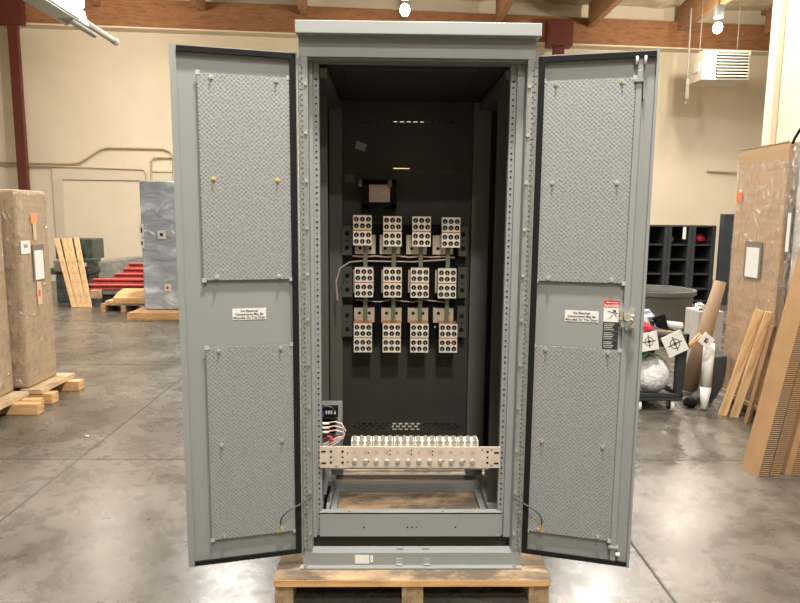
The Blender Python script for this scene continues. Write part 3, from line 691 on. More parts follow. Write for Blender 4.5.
# right door: warning label, lock rod, latch
b = MB(MR); b.m(redp); b.box(0.297, 0.356, 0.0115, 0.013, 1.262, 1.291); b.m(white); b.box(0.297, 0.356, 0.0115, 0.013, 1.205, 1.262); b.m(ink); b.box(0.297, 0.356, 0.0115, 0.013, 1.093, 1.205)
b.m(ink)          # falling figure with a bolt
def stroke(p, q, r): b.prism([(p[0] - r, p[1]), (p[0], p[1] + r), (q[0] + r, q[1]), (q[0], q[1] - r)], 0.0107, 0.0115, 'y')
for p, q in (((0.312, 1.215), (0.328, 1.232)), ((0.322, 1.213), (0.331, 1.232)), ((0.328, 1.232), (0.336, 1.246)), ((0.314, 1.247), (0.334, 1.243)), ((0.336, 1.243), (0.345, 1.228)), ((0.331, 1.252), (0.348, 1.240))): stroke(p, q, 0.0022)
b.rod((0.340, 0.0115, 1.250), (0.340, 0.0107, 1.250), 0.0042, 10)
b.m(white)
for k in range(14):
    z = 1.198 - k * 0.0073
    if k in (4, 9): continue
    b.box(0.301, 0.340 - 0.004 * (k % 3), 0.0108, 0.0115, z - 0.0018, z - 0.0002)
b.m(greyink)
for z in (1.168, 1.132): b.box(0.299, 0.354, 0.0108, 0.0115, z, z + 0.001)
wl = b.build('danger_label', None, doorR)
TM = Matrix((uR, Vector((0, 0, 1)), nR)).transposed().to_4x4(); TM.translation = MR @ Vector((0.3265, 0.0107, 1.2655))
text('danger_lettering', 'DANGER', 0.0135, TM, white, wl, bold=0.0004)
b = MB(MR); b.m(white); b.box(0.305, 0.349, 0.0108, 0.0114, 1.2815, 1.2835); b.build('label_rule', None, wl)
b = MB(MR); b.m(paint); b.box(0.370, 0.392, -0.004, 0.010, 0.20, 2.165); rod = b.build('lock_rod', None, doorR, bevel=0.002)
b = MB(MR); b.box(0.362, 0.400, -0.012, 0.013, 2.122, 2.130); b.box(0.396, 0.400, -0.012, 0.013, 2.06, 2.130); b.build('rod_guide', paint, doorR)
b = MB(MR); b.box(0.362, 0.400, -0.012, 0.013, 0.262, 0.270); b.build('rod_guide', paint, doorR)
b = MB(MR); b.m(paint); b.box(0.375, 0.392, -0.002, 0.003, 2.165, 2.222); b.m(foamwhite)
for x in (0.364, 0.394): b.rod((x, -0.004, 2.200), (x + 0.008, -0.004, 2.200), 0.016, 14)
b.build('roller', None, doorR)
b = MB(MR); b.m(foamwhite); b.rod((0.392, -0.006, 0.238), (0.408, -0.006, 0.238), 0.008, 12); b.build('roller', None, doorR)
b = MB(MR); b.m(chrome); b.box(0.358, 0.412, 0.002, 0.012, 1.20, 1.262); b.rod((0.385, 0.0, 1.23), (0.385, -0.03, 1.23), 0.014, 14); b.box(0.362, 0.412, -0.022, -0.016, 1.192, 1.214)
b.rod((0.362, 0.005, 1.255), (0.362, -0.012, 1.255), 0.009, 12); b.rod((0.405, 0.005, 1.232), (0.405, -0.012, 1.228), 0.009, 12); b.rod((0.36, 0.005, 1.222), (0.36, -0.010, 1.222), 0.006, 12)
b.poly([(0.362, -0.02, 1.214), (0.385, -0.045, 1.214), (0.412, -0.02, 1.214), (0.385, -0.02, 1.175)], [(0, 1, 3), (1, 2, 3), (0, 2, 1), (0, 3, 2)])
b.build('latch', None, doorR)
# ground straps
def strap(Mx, door, sx, px):
    a = Mx @ Vector((0.098 if sx < 0 else 0.090, -0.012, 0.322)); e = Vector((px, -0.01, 0.44))
    b = MB(); b.m(wire_dark); mid = a + Vector((sx * 0.005, -0.05, 0.07)); P_ = []
    for i in range(13):
        t_ = i / 12; c0 = a; c1 = a + Vector((0.0, -0.04, 0.085)); c2 = e + Vector((sx * 0.07, -0.05, -0.035)); c3 = e
        P_.append(c0 * (1 - t_) ** 3 + c1 * 3 * t_ * (1 - t_) ** 2 + c2 * 3 * t_ ** 2 * (1 - t_) + c3 * t_ ** 3)
    b.tube(P_, 0.0032, 7); b.m(yellow); b.rod(a + Vector((0, 0, -0.022)), a + Vector((0, -0.002, 0.008)), 0.0055, 8)
    b.build('ground_wire', None, door)
    b = MB(Mx); x = 0.098 if sx < 0 else 0.090; b.box(x - 0.012, x + 0.012, -0.004, -0.002, 0.29, 0.302); b.build('ground_clip', chrome, door)
strap(ML, doorL, -1, -0.425); strap(MR, doorR, 1, 0.425)

# ================================================================== LEFT BOXES
def pouch(M_, parent, w_, h_):
    b = MB(M_); b.m(pouch_m); b.box(-w_ / 2, w_ / 2, -0.004, 0.0, 0, h_); b.m(white); b.box(-w_ * 0.38, w_ * 0.38, -0.0055, -0.004, h_ * 0.03, h_ * 0.84)
    return b.build('document_pouch', None, parent)
FX = lambda x, y, z: Matrix.Translation((x, y, z)) @ Matrix.Rotation(PI / 2, 4, 'Z')      # local -y -> world +x
FXm = lambda x, y, z: Matrix.Translation((x, y, z)) @ Matrix.Rotation(-PI / 2, 4, 'Z')    # local -y -> world -x
t = thing('wrapped_box', (-3.6, 2.97, 0.13), 'tall brown wrapped box at left bearing a document pouch and faded orange sticker', 'box')
b = MB(); b.box(-4.05, -3.15, 2.76, 3.235, 0.13, 1.80); b.build('cardboard_sleeve', cardb_l, t, bevel=0.025)
b = MB(); b.box(-4.06, -3.145, 2.752, 3.243, 0.14, 1.79); b.build('stretch_film', film_m, t, bevel=0.025)
pouch(FX(-3.142, 3.02, 1.03), t, 0.18, 0.31)
b = MB(FX(-3.142, 2.985, 1.50)); b.m(orange_pale); b.box(-0.05, 0.05, -0.001, 0, 0.02, 0.11); b.m(tape_m); b.box(-0.02, 0.03, -0.001, 0, -0.12, 0.02); b.build('orange_sticker', None, t)
b = MB(FX(-3.142, 3.0, 0.82)); b.m(tape_m); b.box(-0.035, 0.035, -0.001, 0, 0.0, 0.20); b.m(redp); b.box(-0.012, 0.012, -0.002, -0.001, 0.07, 0.13); b.build('arrow_label', None, t)
b = MB(FX(-3.142, 2.835, 1.27)); b.m(white); b.box(-0.07, 0.07, -0.001, 0, 0, 0.11); b.m(greyink); b.box(-0.03, 0.03, -0.002, -0.001, 0.05, 0.08); b.build('shipping_label', None, t)
t = thing('wrapped_box', (-3.7, 2.2, 0.13), 'brown wrapped box cut off by the left edge of the photo', 'box')
b = MB(); b.box(-4.2, -3.235, 1.75, 2.69, 0.13, 1.96); b.build('cardboard_sleeve', cardb_l, t, bevel=0.02)
b = MB(); b.box(-4.21, -3.229, 1.745, 2.697, 0.14, 1.95); b.build('stretch_film', film_m, t, bevel=0.02)
def skid(label, xr, y0, y1, cross):
    t = thing('wooden_skid', (xr - 0.5, (y0 + y1) / 2, 0), label, 'skid')
    for x in (xr - 0.09, xr - 0.45, xr - 0.88):
        b = MB(); b.box(x - 0.09, x + 0.09, y0, y1, 0.088, 0.128); b.build('deck_board', pine_y, t, bevel=0.004)
    for (x0, x1, c0, c1) in cross:
        b = MB(); b.box(x0, x1, c0, c1, 0, 0.088); b.build('cross_timber', pine_clean, t, bevel=0.004)
skid('wooden skid under the pouch-marked brown box at left', -3.04, 2.74, 3.33, [(-4.1, -2.96, 2.75, 2.86), (-4.1, -2.93, 3.16, 3.27)])
skid('wooden skid under the brown box at the very left edge', -3.12, 1.7, 2.70, [(-4.1, -2.92, 2.45, 2.54), (-4.1, -2.98, 2.57, 2.66), (-4.1, -2.95, 1.72, 1.81)])

# ================================================================== FAR LEFT STORAGE
t = thing('wrapped_cabinet', (-3.45, 7.9, 0.10), 'tall cabinet in wrinkled silvery plastic standing behind the left open door', 'cabinet')
b = MB(); b.box(-3.96, -3.0, 7.5, 8.4, 0.105, 2.11); b.build('plastic_wrap', wrapgrey, t, bevel=0.02)
b = MB(); b.box(-3.955, -3.10, 7.492, 7.498, 1.28, 1.36); b.build('wrap_band', film_m, t)
b = MB(); b.box(-3.955, -3.1, 7.492, 7.498, 0.62, 0.64); b.build('wrap_band', film_m, t)
for x, z, w_, h_, mm in ((-3.64, 1.22, 0.12, 0.13, white), (-3.58, 0.40, 0.10, 0.11, white), (-3.945, 1.25, 0.06, 0.2, white), (-3.945, 1.08, 0.06, 0.14, white)):
    b = MB(); b.m(mm); b.box(x - w_ / 2, x + w_ / 2, 7.482, 7.49, z, z + h_); b.m(redp if h_ < 0.12 else ink); b.box(x - w_ / 5, x + w_ / 5, 7.480, 7.482, z + h_ * 0.3, z + h_ * 0.7); b.build('label_sheet', None, t)
t = thing('wooden_skid', (-3.5, 7.8, 0), 'wooden skid under the silvery wrapped cabinet behind the left door', 'skid')
b = MB(); b.box(-4.10, -2.9, 7.15, 8.5, 0.06, 0.10); b.build('deck', pine_clean, t)
for y in (7.15, 7.8, 8.4):
    b = MB(); b.box(-4.10, -2.9, y, y + 0.09, 0, 0.06); b.build('runner', pine_clean, t)
# machine behind leaning boards
t = thing('machine_stand', (-5.65, 9.2, 0), 'dark green machine on a dark stand behind the leaning boards', 'machine')
b = MB(); b.box(-6.1, -5.42, 9.05, 9.5, 0.78, 1.15); b.box(-5.75, -5.40, 9.0, 9.3, 0.72, 0.80); b.build('green_body', dgreen, t, bevel=0.02)
b = MB(); b.box(-6.2, -5.5, 9.0, 9.5, 0.50, 0.62); b.box(-6.1, -5.9, 9.0, 9.4, 0.0, 0.5); b.box(-5.75, -5.55, 9.1, 9.4, 0.0, 0.5); b.box(-6.2, -5.4, 9.3, 9.45, 0.05, 0.35); b.build('stand', dark_mach, t, bevel=0.02)
b = MB(); b.box(-6.1, -5.86, 8.96, 9.0, 0.56, 0.76); b.build('pale_cover', grey_far, t, bevel=0.01)
# four leaning boards
for i in range(4):
    x0 = -5.64 + i * 0.086; xt = -6.07 + i * 0.108
    b = MB(); v = []
    for (x, y, z) in ((x0 + 0.09, 8.40, 0.0), (xt + 0.06 + 0.02 * (i % 2), 8.85, 1.16 + 0.004 * i)):
        for dx, dy in ((0, 0), (0.084, 0), (0.084, 0.038), (0, 0.038)): v.append((x + dx, y + dy, z))
    b.poly(v, [(0, 1, 2, 3), (7, 6, 5, 4), (0, 4, 5, 1), (1, 5, 6, 2), (2, 6, 7, 3), (3, 7, 4, 0)])
    tag(b.build('lumber_board', pine_z, bevel=0.004), ['leftmost', 'second from left', 'third from left', 'rightmost'][i] + ' of the four pine boards leaning on the green machine', 'board', 'pine boards leaning by the back wall')
# grey beam bundle
t = thing('steel_channel', (-5.3, 9.9, 0.0), 'long grey steel channel lying at an angle behind the red beams', 'beam')
b = MB(); v = []
for (x, y, z0, z1) in ((-5.98, 9.95, 0.28, 0.66), (-5.0, 11.4, 0.30, 0.76)):
    v += [(x, y, z0), (x + 0.25, y - 0.05, z0), (x + 0.25, y - 0.05, z1), (x, y, z1)]
b.poly(v, [(0, 1, 2, 3), (7, 6, 5, 4), (0, 4, 5, 1), (1, 5, 6, 2), (2, 6, 7, 3), (3, 7, 4, 0)]); b.build('channel_web', grey_far, t, bevel=0.01)
b = MB(); b.box(-5.95, -5.65, 10.0, 10.15, 0, 0.27); b.box(-5.15, -4.8, 11.0, 11.2, 0, 0.29); b.build('support_block', dark_mach, t)
# red beams
labs = ['lowest and nearest of the red steel beams', 'second red steel beam from the bottom', 'third red steel beam from the bottom', 'fourth red steel beam from the bottom', 'topmost and furthest of the red steel beams']
for i in range(5):
    y = 8.6 + i * 0.16; z = 0.29 + i * 0.082; x0 = -5.40 + [0, 0.06, 0.36, 0.46, 0.5][i]
    b = MB(); b.prism([(y, z), (y + 0.15, z), (y + 0.15, z + 0.018), (y + 0.085, z + 0.018), (y + 0.085, z + 0.062), (y + 0.15, z + 0.062), (y + 0.15, z + 0.08), (y, z + 0.08), (y, z + 0.062), (y + 0.065, z + 0.062), (y + 0.065, z + 0.018), (y, z + 0.018)], x0, -2.6, 'x')
    tag(b.build('steel_beam', red_steel), labs[i] + ' stacked left of the wrapped cabinet', 'beam', 'red beams stacked by the back wall')
t = thing('beam_rack', (-4.3, 8.95, 0), 'low grey stepped rack holding the red steel beams', 'rack')
b = MB(); b.box(-5.25, -2.7, 8.62, 9.45, 0.20, 0.29); b.build('rack_top', grey_far, t)
for i in range(1, 5):
    b = MB(); b.box(-4.6, -2.7, 8.62 + i * 0.16, 8.74 + i * 0.16, 0.29, 0.288 + i * 0.082); b.build('step_bar', dark_mach, t)
for x in (-5.2, -4.4, -3.3):
    b = MB(); b.box(x, x + 0.2, 8.7, 9.4, 0, 0.20); b.build('rack_leg', dark_mach, t)
b = MB(); b.box(-5.27, -5.10, 8.50, 8.60, 0.14, 0.285); tag(b.build('timber_block', pine_y, bevel=0.006), 'short pine block under the left end of the red beams', 'block')
b = MB(); b.box(-5.27, -5.10, 8.50, 8.61, 0.0, 0.14); tag(b.build('timber_block', dark_mach, bevel=0.006), 'dark block on the floor under the pine block by the red beams', 'block')
# small pallet + crate lid
t = thing('small_pallet', (-4.4, 8.1, 0), 'small wooden pallet on the floor in front of the red beams', 'pallet')
for k in range(5):
    b = MB(); b.box(-4.85, -4.12, 7.95 + k * 0.11, 8.04 + k * 0.11, 0.10, 0.125); b.build('deck_board', pine, t)
for x in (-4.85, -4.52, -4.2):
    b = MB(); b.box(x, x + 0.08, 7.95, 8.48, 0, 0.10); b.build('stringer', pine_clean, t)
b = MB(); b.prism([(7.99, 0.126), (8.45, 0.126), (8.45, 0.33), (8.2, 0.30), (7.99, 0.22)], -4.66, -4.12, 'x'); b.box(-4.8, -4.66, 8.0, 8.4, 0.126, 0.17)
tag(b.build('plywood_stack', pine_clean, bevel=0.008), 'stack of plywood offcuts on the small pallet beside the wrapped cabinet', 'plywood')

# ================================================================== RIGHT SIDE
# black racks far right
def rack(x0, x1, label):
    t = thing('storage_rack', ((x0 + x1) / 2, 9.6, 0), label, 'rack', 'black racks along the back wall')
    for x in (x0, x1 - 0.06):
        b = MB(); b.box(x, x + 0.06, 9.3, 9.36, 0, 1.45); b.box(x, x + 0.03, 9.36, 9.95, 0, 1.45); b.build('upright', rack_m, t)
    b = MB(); b.box(x0 + 0.03, x1 - 0.03, 9.92, 9.95, 0.02, 1.44); b.build('back_panel', rack_dark, t)
    b = MB(); b.box(x0 + 0.001, x1 - 0.001, 9.305, 9.94, 1.45, 1.475); b.build('top_panel', rack_m, t)
    for z in (0.05, 0.28, 0.56, 0.83, 1.11):
        b = MB(); b.box(x0 + 0.06, x1 - 0.06, 9.33, 9.91, z - 0.012, z + 0.015); b.build('shelf', rack_m, t)
rack(4.65, 5.09, 'black storage rack nearest the edge of the right open door')
rack(5.10, 5.54, 'middle black storage rack by the back wall with white tag at the top')
rack(5.55, 5.99, 'rightmost black storage rack by the back wall with red bundle on top shelf')
rack(4.20, 4.64, 'black storage rack almost hidden behind the right open door')
b = MB(); b.box(6.05, 6.32, 9.2, 9.32, 0, 1.69); tag(b.build('tall_dark_panel', rack_m, bevel=0.01), 'tall dark grey panel standing between the black racks and the wrapped box', 'panel')
b = MB(); b.box(5.37, 5.43, 9.308, 9.316, 1.22, 1.449); tag(b.build('hang_tag', white), 'white tag hanging at the top of the middle black rack', 'tag')
b = MB(); b.blob((5.80, 9.6, 1.225), (0.12, 0.15, 0.095), 0.15, 2, 5); tag(b.build('red_bundle', red_cloth), 'red and dark bundle on the top shelf of the rightmost black rack', 'bundle')
b = MB(); b.blob((5.24, 9.6, 1.205), (0.07, 0.15, 0.07), 0.15, 2, 6); tag(b.build('brown_bundle', mat('brown_bundle', (0.10, 0.07, 0.04), 0.7), ), 'brown bundle on the top shelf of the middle black rack', 'bundle')
# tubs
def tub(x, y, r, h, lab):
    b = MB(); b.lathe([(r * 0.82, 0), (r * 0.97, h - 0.06), (r * 1.03, h - 0.055), (r * 1.03, h), (r * 0.96, h), (r * 0.90, h - 0.08), (r * 0.80, 0.02)], (x, y, 0), 40)
    return tag(b.build('round_tub', tub_m, smooth=False), lab, 'tub')
tub(3.47, 5.9, 0.50, 0.67, 'large round grey plastic tub behind the cart of scraps')
tub(3.55, 7.9, 0.55, 0.70, 'second round grey tub whose rim shows behind the nearer one')
# utility cart
ct = thing('utility_cart', (2.12, 2.95, 0), 'black plastic utility cart with scraps on top beside the right door', 'cart')
x0, x1, y0, y1 = 1.86, 2.375, 2.56, 3.25
b = MB(); b.box(x0, x1, y0, y1, 0.56, 0.585); b.box(x0, x1, y0, y0 + 0.03, 0.585, 0.67); b.box(x0, x1, y1 - 0.03, y1, 0.585, 0.67); b.box(x0, x0 + 0.03, y0, y1, 0.585, 0.67); b.box(x1 - 0.03, x1, y0, y1, 0.585, 0.67); b.build('top_tray', cart_m, ct, bevel=0.008)
b = MB(); b.box(x0, x1 - 0.02, y0, y1, 0.10, 0.125); b.box(x0, x1 - 0.02, y0, y0 + 0.03, 0.125, 0.165); b.box(x0, x1 - 0.02, y1 - 0.03, y1, 0.125, 0.165); b.box(x1 - 0.05, x1 - 0.02, y0, y1, 0.125, 0.165); b.build('bottom_tray', cart_m, ct, bevel=0.008)
for x in (x0, x1 - 0.085):
    for y in (y0 + 0.002, y1 - 0.07):
        b = MB(); b.prism([(x, 0.16), (x + 0.06, 0.16), (x + 0.08, 0.56), (x, 0.56)], y, y + 0.065, 'y'); b.build('corner_post', cart_m, ct, bevel=0.008)
for x in (2.00, 2.275):
    for y in (2.62, 3.18):
        b = MB(); b.m(black); b.rod((x - 0.014, y, 0.05), (x + 0.014, y, 0.05), 0.032, 16); b.m(foamwhite); b.rod((x - 0.013, y, 0.055), (x + 0.013, y, 0.055), 0.055, 20); b.m(black); b.rod((x - 0.016, y, 0.055), (x + 0.016, y, 0.055), 0.046, 16); b.m(chrome); b.box(x - 0.02, x - 0.016, y - 0.02, y + 0.02, 0.04, 0.10); b.box(x + 0.016, x + 0.02, y - 0.02, y + 0.02, 0.04, 0.10)
        b.m(chrome); b.rod((x - 0.018, y, 0.05), (x + 0.018, y, 0.05), 0.01, 10); b.build('caster', None, ct)
b = MB(); b.blob((2.150, 2.74, 0.30), (0.150, 0.155, 0.170), 0.07, 3, 3); tag(b.build('plastic_bag', bag_m, smooth=True), 'bag of crumpled clear plastic on the lower tray of the black cart', 'bag')
b = MB(); b.blob((2.00, 2.70, 0.50), (0.085, 0.08, 0.075), 0.22, 3, 9); tag(b.build('green_plastic', green_bag), 'crumpled green plastic hanging under the top tray of the cart', 'plastic')
def target(cx, cy, cz, sz, rot, tilt, lab, red=False):
    Mx = Matrix.Translation((cx, cy, cz)) @ Matrix.Rotation(tilt, 4, 'X') @ Matrix.Rotation(rot, 4, 'Y')
    t = thing('target_card', (cx, cy, cz - sz * 0.5), lab, 'card')
    b = MB(Mx); b.box(-sz / 2, sz / 2, 0, 0.012, -sz / 2, sz / 2); b.build('white_square', white, t, bevel=0.001)
    b = MB(Mx)
    if not red:
        n_ = 28; ro, ri = sz * 0.24, sz * 0.205
        v = []; f = []
        for i in range(n_):
            a = 2 * PI * i / n_
            for r_ in (ro, ri):
                for y in (-0.0015, 0.0): v.append((r_ * math.cos(a), y, r_ * math.sin(a)))
        for i in range(n_):
            j = (i + 1) % n_; f += [(4 * i, 4 * j, 4 * j + 2, 4 * i + 2), (4 * i, 4 * i + 1, 4 * j + 1, 4 * j), (4 * i + 2, 4 * j + 2, 4 * j + 3, 4 * i + 3)]
        b.poly(v, f); l = sz * 0.36; wd = sz * 0.022
        b.box(-l, l, -0.002, 0, -wd, wd); b.box(-wd, wd, -0.002, 0, -l, l)
        for k in range(4):
            a = k * PI / 2; r_ = sz * 0.10
            b.prism([(0, 0), (r_ * math.cos(a + 0.5), r_ * math.sin(a + 0.5)), (r_ * math.cos(a + 1.0), r_ * math.sin(a + 1.0))], -0.002, 0, 'y')
        b.build('crosshair_mark', ink, t)
    else:
        d_ = sz * 0.2; b.m(redp); b.prism([(-d_, 0), (0, d_), (d_, 0), (0, -d_)], -0.002, 0, 'y'); b.m(ink); b.box(-d_ * .9, -d_ * .3, -0.003, 0, -d_, d_); b.box(-d_ * .3, d_ * .8, -0.003, 0, -d_, -d_ * 0.5)
        b.m(white); b.box(-d_ * .35, d_ * .35, -0.004, 0, -d_ * .1, d_ * .15); b.build('printed_mark', None, t)
target(2.025, 2.525, 0.612, 0.150, -0.16, -0.12, 'white square card with crosshair mark, left one on the cart edge')
target(2.238, 2.52, 0.595, 0.175, -0.44, -0.12, 'white square card with crosshair mark, tilted one at the cart corner')
target(2.530, 2.585, 0.610, 0.100, 0.68, -0.10, 'small tilted white card with red and black mark right of the cart', True)
# clutter on top tray
def clutter(name, fn, m_, lab, cat, smooth=False):
    b = MB(); fn(b); return tag(b.build(name, m_, smooth=smooth), lab, cat)
clutter('white_scrap', lambda b: b.blob((2.05, 2.9, 0.70), (0.12, 0.14, 0.085), 0.22, 2, 11), foamwhite, 'crumpled white scrap heaped on the left of the cart top', 'scrap')
clutter('red_scrap', lambda b: b.blob((2.03, 2.66, 0.695), (0.075, 0.05, 0.06), 0.2, 2, 12), red_cloth, 'crumpled red scrap at the front of the cart top', 'scrap')
clutter('black_cup', lambda b: b.rod((2.23, 2.72, 0.66), (2.19, 2.76, 0.785), 0.04, 16, 0.055), black, 'black cup lying tilted in the scraps on the cart', 'cup')
clutter('blue_white_scrap', lambda b: b.blob((2.14, 2.98, 0.76), (0.09, 0.08, 0.05), 0.3, 2, 13), mat('bluish_scrap', (0.35, 0.40, 0.48), 0.5, 0, 0.6, 30), 'bluish white scrap on top of the heap in the cart', 'scrap')
clutter('grey_scrap', lambda b: b.blob((2.14, 2.72, 0.645), (0.17, 0.12, 0.055), 0.25, 2, 14), dark_mach, 'dark grey scrap heaped in the middle of the cart top', 'scrap')
clutter('brown_strip', lambda b: b.prism([(2.08, 0.675), (2.30, 0.668), (2.30, 0.682), (2.08, 0.690)], 2.585, 2.62, 'y'), kraft_m, 'flat brown card strip lying along the front of the cart top', 'strip')
clutter('foam_tube', lambda b: b.rod((2.26, 2.95, 0.69), (2.50, 3.0, 0.66), 0.035, 14), foamwhite, 'short white foam tube lying across the right of the cart top', 'tube')
clutter('wood_strip', lambda b: b.prism([(2.38, 0.555), (2.395, 0.55), (2.49, 0.665), (2.475, 0.672)], 2.60, 2.62, 'y'), pine_z, 'left thin wood strip leaning by the cart corner', 'strip')
clutter('wood_strip', lambda b: b.prism([(2.382, 0.520), (2.397, 0.515), (2.53, 0.640), (2.515, 0.650)], 2.63, 2.65, 'y'), pine_z, 'right thin wood strip leaning by the cart corner', 'strip')
# things behind the cart
t = thing('pale_carton', (3.23, 4.05, 0), 'pale carton behind the cart with odds and ends on top', 'carton')
b = MB(); b.box(3.10, 3.36, 3.9, 4.2, 0, 0.66); b.build('carton_body', mat('pale_carton', (0.40, 0.38, 0.35), 0.7), t, bevel=0.006)
clutter('metal_bits', lambda b: [b.blob((3.16 + 0.1 * k, 4.0, 0.70), (0.05, 0.05, 0.04), 0.2, 2, 20 + k) for k in range(1)] and None, chrome, 'shiny metal bit on the pale carton', 'metal part')
clutter('blue_bits', lambda b: b.blob((3.27, 4.0, 0.705), (0.06, 0.05, 0.045), 0.25, 2, 31), dark_mach, 'dark bundle on the pale carton beside the metal bit', 'bundle')
clutter('foam_roll', lambda b: (b.rod((2.60, 2.68, 0.19), (2.625, 2.72, 0.565), 0.045, 20), b.rod((2.575, 2.64, 0.01), (2.60, 2.68, 0.19), 0.028, 18, 0.045)), foamwhite, 'upright roll of white foam between the cart and the brown tube', 'roll', True)
clutter('black_spool', lambda b: b.blob((2.49, 2.70, 0.045), (0.06, 0.05, 0.045), 0.15, 2, 41), black, 'small black scrap on the floor at the foot of the foam roll', 'scrap')
clutter('cardboard_tube', lambda b: b.rod((2.68, 3.16, 0.03), (2.90, 3.14, 1.05), 0.085, 24, 0.05), kraft_m, 'brown rolled cardboard cone leaning on the wrapped box', 'tube', True)
# curved charcoal foam piece
b = MB()
outer = [(2.825, 0.44), (2.825, 0.33)] + [(2.815, 0.24), (2.800, 0.16), (2.760, 0.08), (2.720, 0.02), (2.670, 0.0)]
inner = [(2.570, 0.045), (2.590, 0.07), (2.650, 0.12), (2.700, 0.20), (2.720, 0.30), (2.720, 0.43)]
b.prism(outer + inner, 2.78, 2.90, 'y') ; tag(b.build('foam_bracket', foam_m, bevel=0.012), 'curved charcoal foam piece standing against the wrapped box', 'foam')
# tall wrapped boxes
t = thing('wrapped_box', (3.4, 2.6, 0.1), 'tall tan cardboard box in clear film with small red sticker at right', 'box')
b = MB(); b.m(cardb); b.box(2.88, 3.85, 2.26, 2.95, 0.12, 2.185)
b.poly([(2.88, 2.95, 2.18), (2.88, 2.26, 2.18), (2.88, 2.26, 2.20), (2.88, 2.45, 2.19), (2.88, 2.6, 2.196), (2.88, 2.8, 2.186), (2.88, 2.95, 2.19)], [(0, 1, 2, 3, 4, 5, 6)])
b.build('cardboard_sleeve', None, t)
b = MB(); b.box(2.872, 3.86, 2.253, 2.957, 0.13, 2.07); b.build('stretch_film', film_m, t, bevel=0.01)
pouch(FXm(2.870, 2.605, 1.13), t, 0.24, 0.30)
b = MB(FXm(2.870, 2.88, 1.76)); b.m(orange_st); b.box(-0.04, 0.04, -0.001, 0, 0, 0.075); b.build('red_sticker', None, t)
t2 = thing('wooden_skid', (3.4, 2.6, 0), 'wooden skid under the tall tan wrapped box at right', 'skid')
b = MB(); b.box(2.86, 3.9, 2.25, 2.98, 0.08, 0.118); b.build('deck', pine_y, t2, bevel=0.004)
for y in (2.3, 2.6, 2.88):
    b = MB(); b.box(2.93, 3.9, y, y + 0.09, 0, 0.08); b.build('cross_timber', pine_clean, t2, bevel=0.004)
t = thing('wrapped_crate', (3.35, 1.9, 0.1), 'white board crate in clear film with black corner strip at the right edge', 'crate')
b = MB(); b.box(2.900, 3.9, 1.45, 2.16, 0.10, 2.27); b.build('white_board', wrapwhite, t, bevel=0.01)
b = MB(); b.box(2.890, 3.9, 1.443, 2.235, 0.11, 2.16); b.build('stretch_film', film('clear_film_dense', 0.30, 10), t, bevel=0.01)
b = MB(); b.tube([(2.885, 2.235, 2.17), (2.885, 2.21, 2.21), (2.888, 2.15, 2.278), (2.89, 2.05, 2.30), (2.89, 1.45, 2.30)], 0.010); b.box(2.89, 3.9, 1.45, 2.12, 2.275, 2.30); b.build('edge_protector', black, t)
b = MB(FXm(2.887, 2.19, 1.36)); b.m(pouch_m); b.box(-0.03, 0.03, -0.003, 0, 0, 0.34); b.m(white); b.box(-0.018, 0.018, -0.005, -0.003, 0.01, 0.30); b.build('document_pouch', None, t)
b = MB(); b.box(2.884, 2.888, 2.165, 2.23, 0.60, 1.10); b.build('kraft_strip', mat('brown_kraft', (0.16, 0.115, 0.075), 0.8, 0, 0.5, 40), t)
t2 = thing('wooden_skid', (3.4, 1.8, 0), 'wooden skid under the white crate at the right edge', 'skid')
b = MB(); b.box(2.97, 3.9, 1.45, 2.22, 0.06, 0.098); b.build('deck', pine_y, t2)
for y in (1.5, 1.8, 2.1):
    b = MB(); b.box(2.99, 3.9, y, y + 0.09, 0, 0.06); b.build('cross_timber', pine_clean, t2)

# leaning planks and card bundles
def lean(name, p, q, u_, wd, th, material, bevel=0.003, parent=None):
    """board from foot p to head q; u_ = width direction, thickness away from the camera"""
    p, q, u_ = Vector(p), Vector(q), Vector(u_).normalized(); d = (q - p); L = d.length; d.normalize()
    n_ = d.cross(u_).normalized()
    if n_.y < 0: n_ = -n_
    Mx = Matrix((u_, n_, d)).transposed().to_4x4(); Mx.translation = p
    b = MB(); b.m(material); b.box(0, wd, 0, th, 0, L); o = b.build(name, None, None, bevel=bevel, origin=(0, 0, 0)); o.matrix_world = Mx
    if parent: o.parent = parent; o.matrix_parent_inverse = parent.matrix_basis.inverted()
    return o
def seg(p, q): return (Vector(q) - Vector(p))
tag(lean('leaning_plank', (2.63, 2.50, 0.0), (2.795, 2.42, 0.905), (1, -0.35, -0.28), 0.062, 0.03, pine_z), 'left plank of the close pair leaning on the tan wrapped box', 'plank', 'planks leaning on the wrapped box')
tag(lean('leaning_plank', (2.700, 2.45, 0.0), (2.80, 2.31, 0.905), (1, -0.35, -0.25), 0.062, 0.03, pine_z), 'right plank of the close pair leaning on the tan wrapped box', 'plank', 'planks leaning on the wrapped box')
tag(lean('leaning_plank', (2.74, 2.27, 0.0), (2.82, 2.22, 0.80), (0.8, 0.5, -0.15), 0.05, 0.03, cardb_s), 'shorter brown strip leaning between the plank pair and the cardboard pads', 'strip')

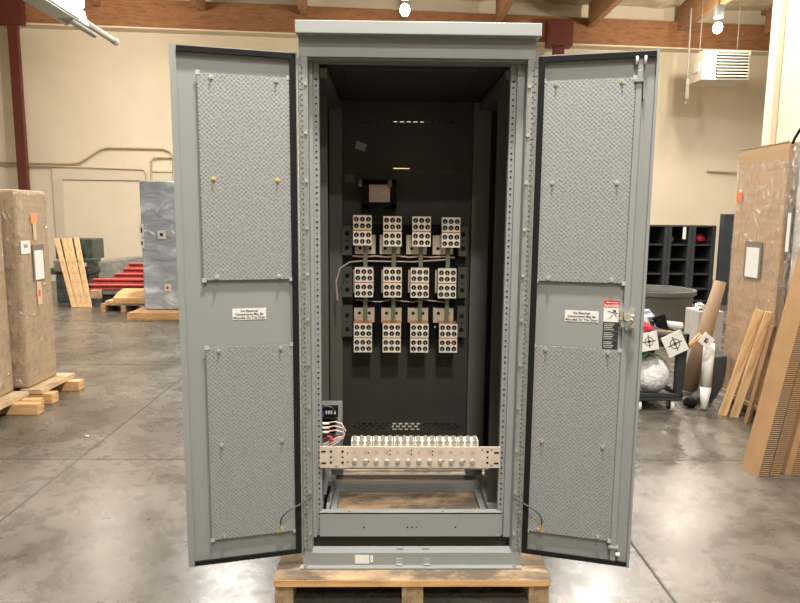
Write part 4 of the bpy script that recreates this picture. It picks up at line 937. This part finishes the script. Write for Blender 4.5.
def slab(v, mats_, name, lab, cat, group=None):      # eight-cornered leaning slab: front(4) + back(4)
    b = MB(); b.m(mats_[0]); bv = v
    b.poly(bv, [(0, 1, 2, 3)]); b.poly(bv, [(7, 6, 5, 4)])
    b.m(mats_[1]); b.poly(bv, [(1, 5, 6, 2)]); b.m(mats_[0]); b.poly(bv, [(0, 3, 7, 4)]); b.m(mats_[1]); b.poly(bv, [(2, 6, 7, 3)]); b.poly(bv, [(0, 4, 5, 1)])
    bmesh.ops.remove_doubles(b.bm, verts=b.bm.verts[:], dist=1e-5)
    return tag(b.build(name), lab, cat, group)
H = 2.0; s_ = 0.133                       # lean: dx per metre of height
def padslab(x0, x1, y0, y1, h, lean_, mats_, lab):
    v = [(x0, y0, 0), (x1, y0 - 0.04, 0), (x1 + lean_ * h, y0 - 0.04, h), (x0 + lean_ * h, y0, h)]
    v += [(x0, y1, 0), (x1, y1, 0), (x1 + lean_ * h, y1, h), (x0 + lean_ * h, y1, h)]
    return slab(v, mats_, 'cardboard_pad', lab, 'cardboard pad', 'cardboard pads leaning at the right')
# tan face (facing left) then two ribbed edge faces
def ribbed(xa, xb, y, h, lean_, back, lab, facemat):
    b = MB(); top = lambda x: (x + lean_ * h)
    v = [(xa, y, 0), (xb, y, 0), (top(xb), y, h), (top(xa), y, h)]
    bx, by = back; w = [(x + bx, yy_ + by, z) for x, yy_, z in v]
    b.m(corr); b.poly(v + w, [(0, 1, 2, 3)]); b.m(facemat); b.poly(v + w, [(7, 6, 5, 4), (0, 3, 7, 4), (1, 5, 6, 2), (2, 6, 7, 3), (0, 4, 5, 1)])
    bmesh.ops.remove_doubles(b.bm, verts=b.bm.verts[:], dist=1e-5)
    return tag(b.build('cardboard_pad'), lab, 'cardboard pad', 'cardboard pads leaning at the right')
LN = 0.175
ribbed(2.235, 2.300, 1.24, 1.78, LN, (-0.024, 0.15), 'leftmost leaning cardboard pad with wide tan face and ribbed edge', cardb_s)
ribbed(2.314, 2.378, 1.25, 1.72, LN, (-0.024, 0.15), 'second leaning cardboard pad with ribbed edge facing the camera', cardb_s)
ribbed(2.455, 2.53, 1.26, 1.55, LN, (-0.055, 0.16), 'rightmost leaning cardboard pad at the photo edge', cardb_s)

# small debris on the floor
for i, (x, y) in enumerate(((-2.30, 1.95), (-0.83, -0.18), (-0.66, -0.17), (-0.60, 0.16))):
    b = MB(); b.blob((x, y, 0.005), (0.018 if i == 0 else 0.009, 0.01, 0.005), 0.3, 1, i)
    tag(b.build('paper_scrap', white), ['white paper scrap on the floor right of the left skids', 'left white crumb on the floor under the left door', 'right white crumb on the floor under the left door near pallet', 'white crumb by the left rear edge of the pallet'][i], 'scrap')
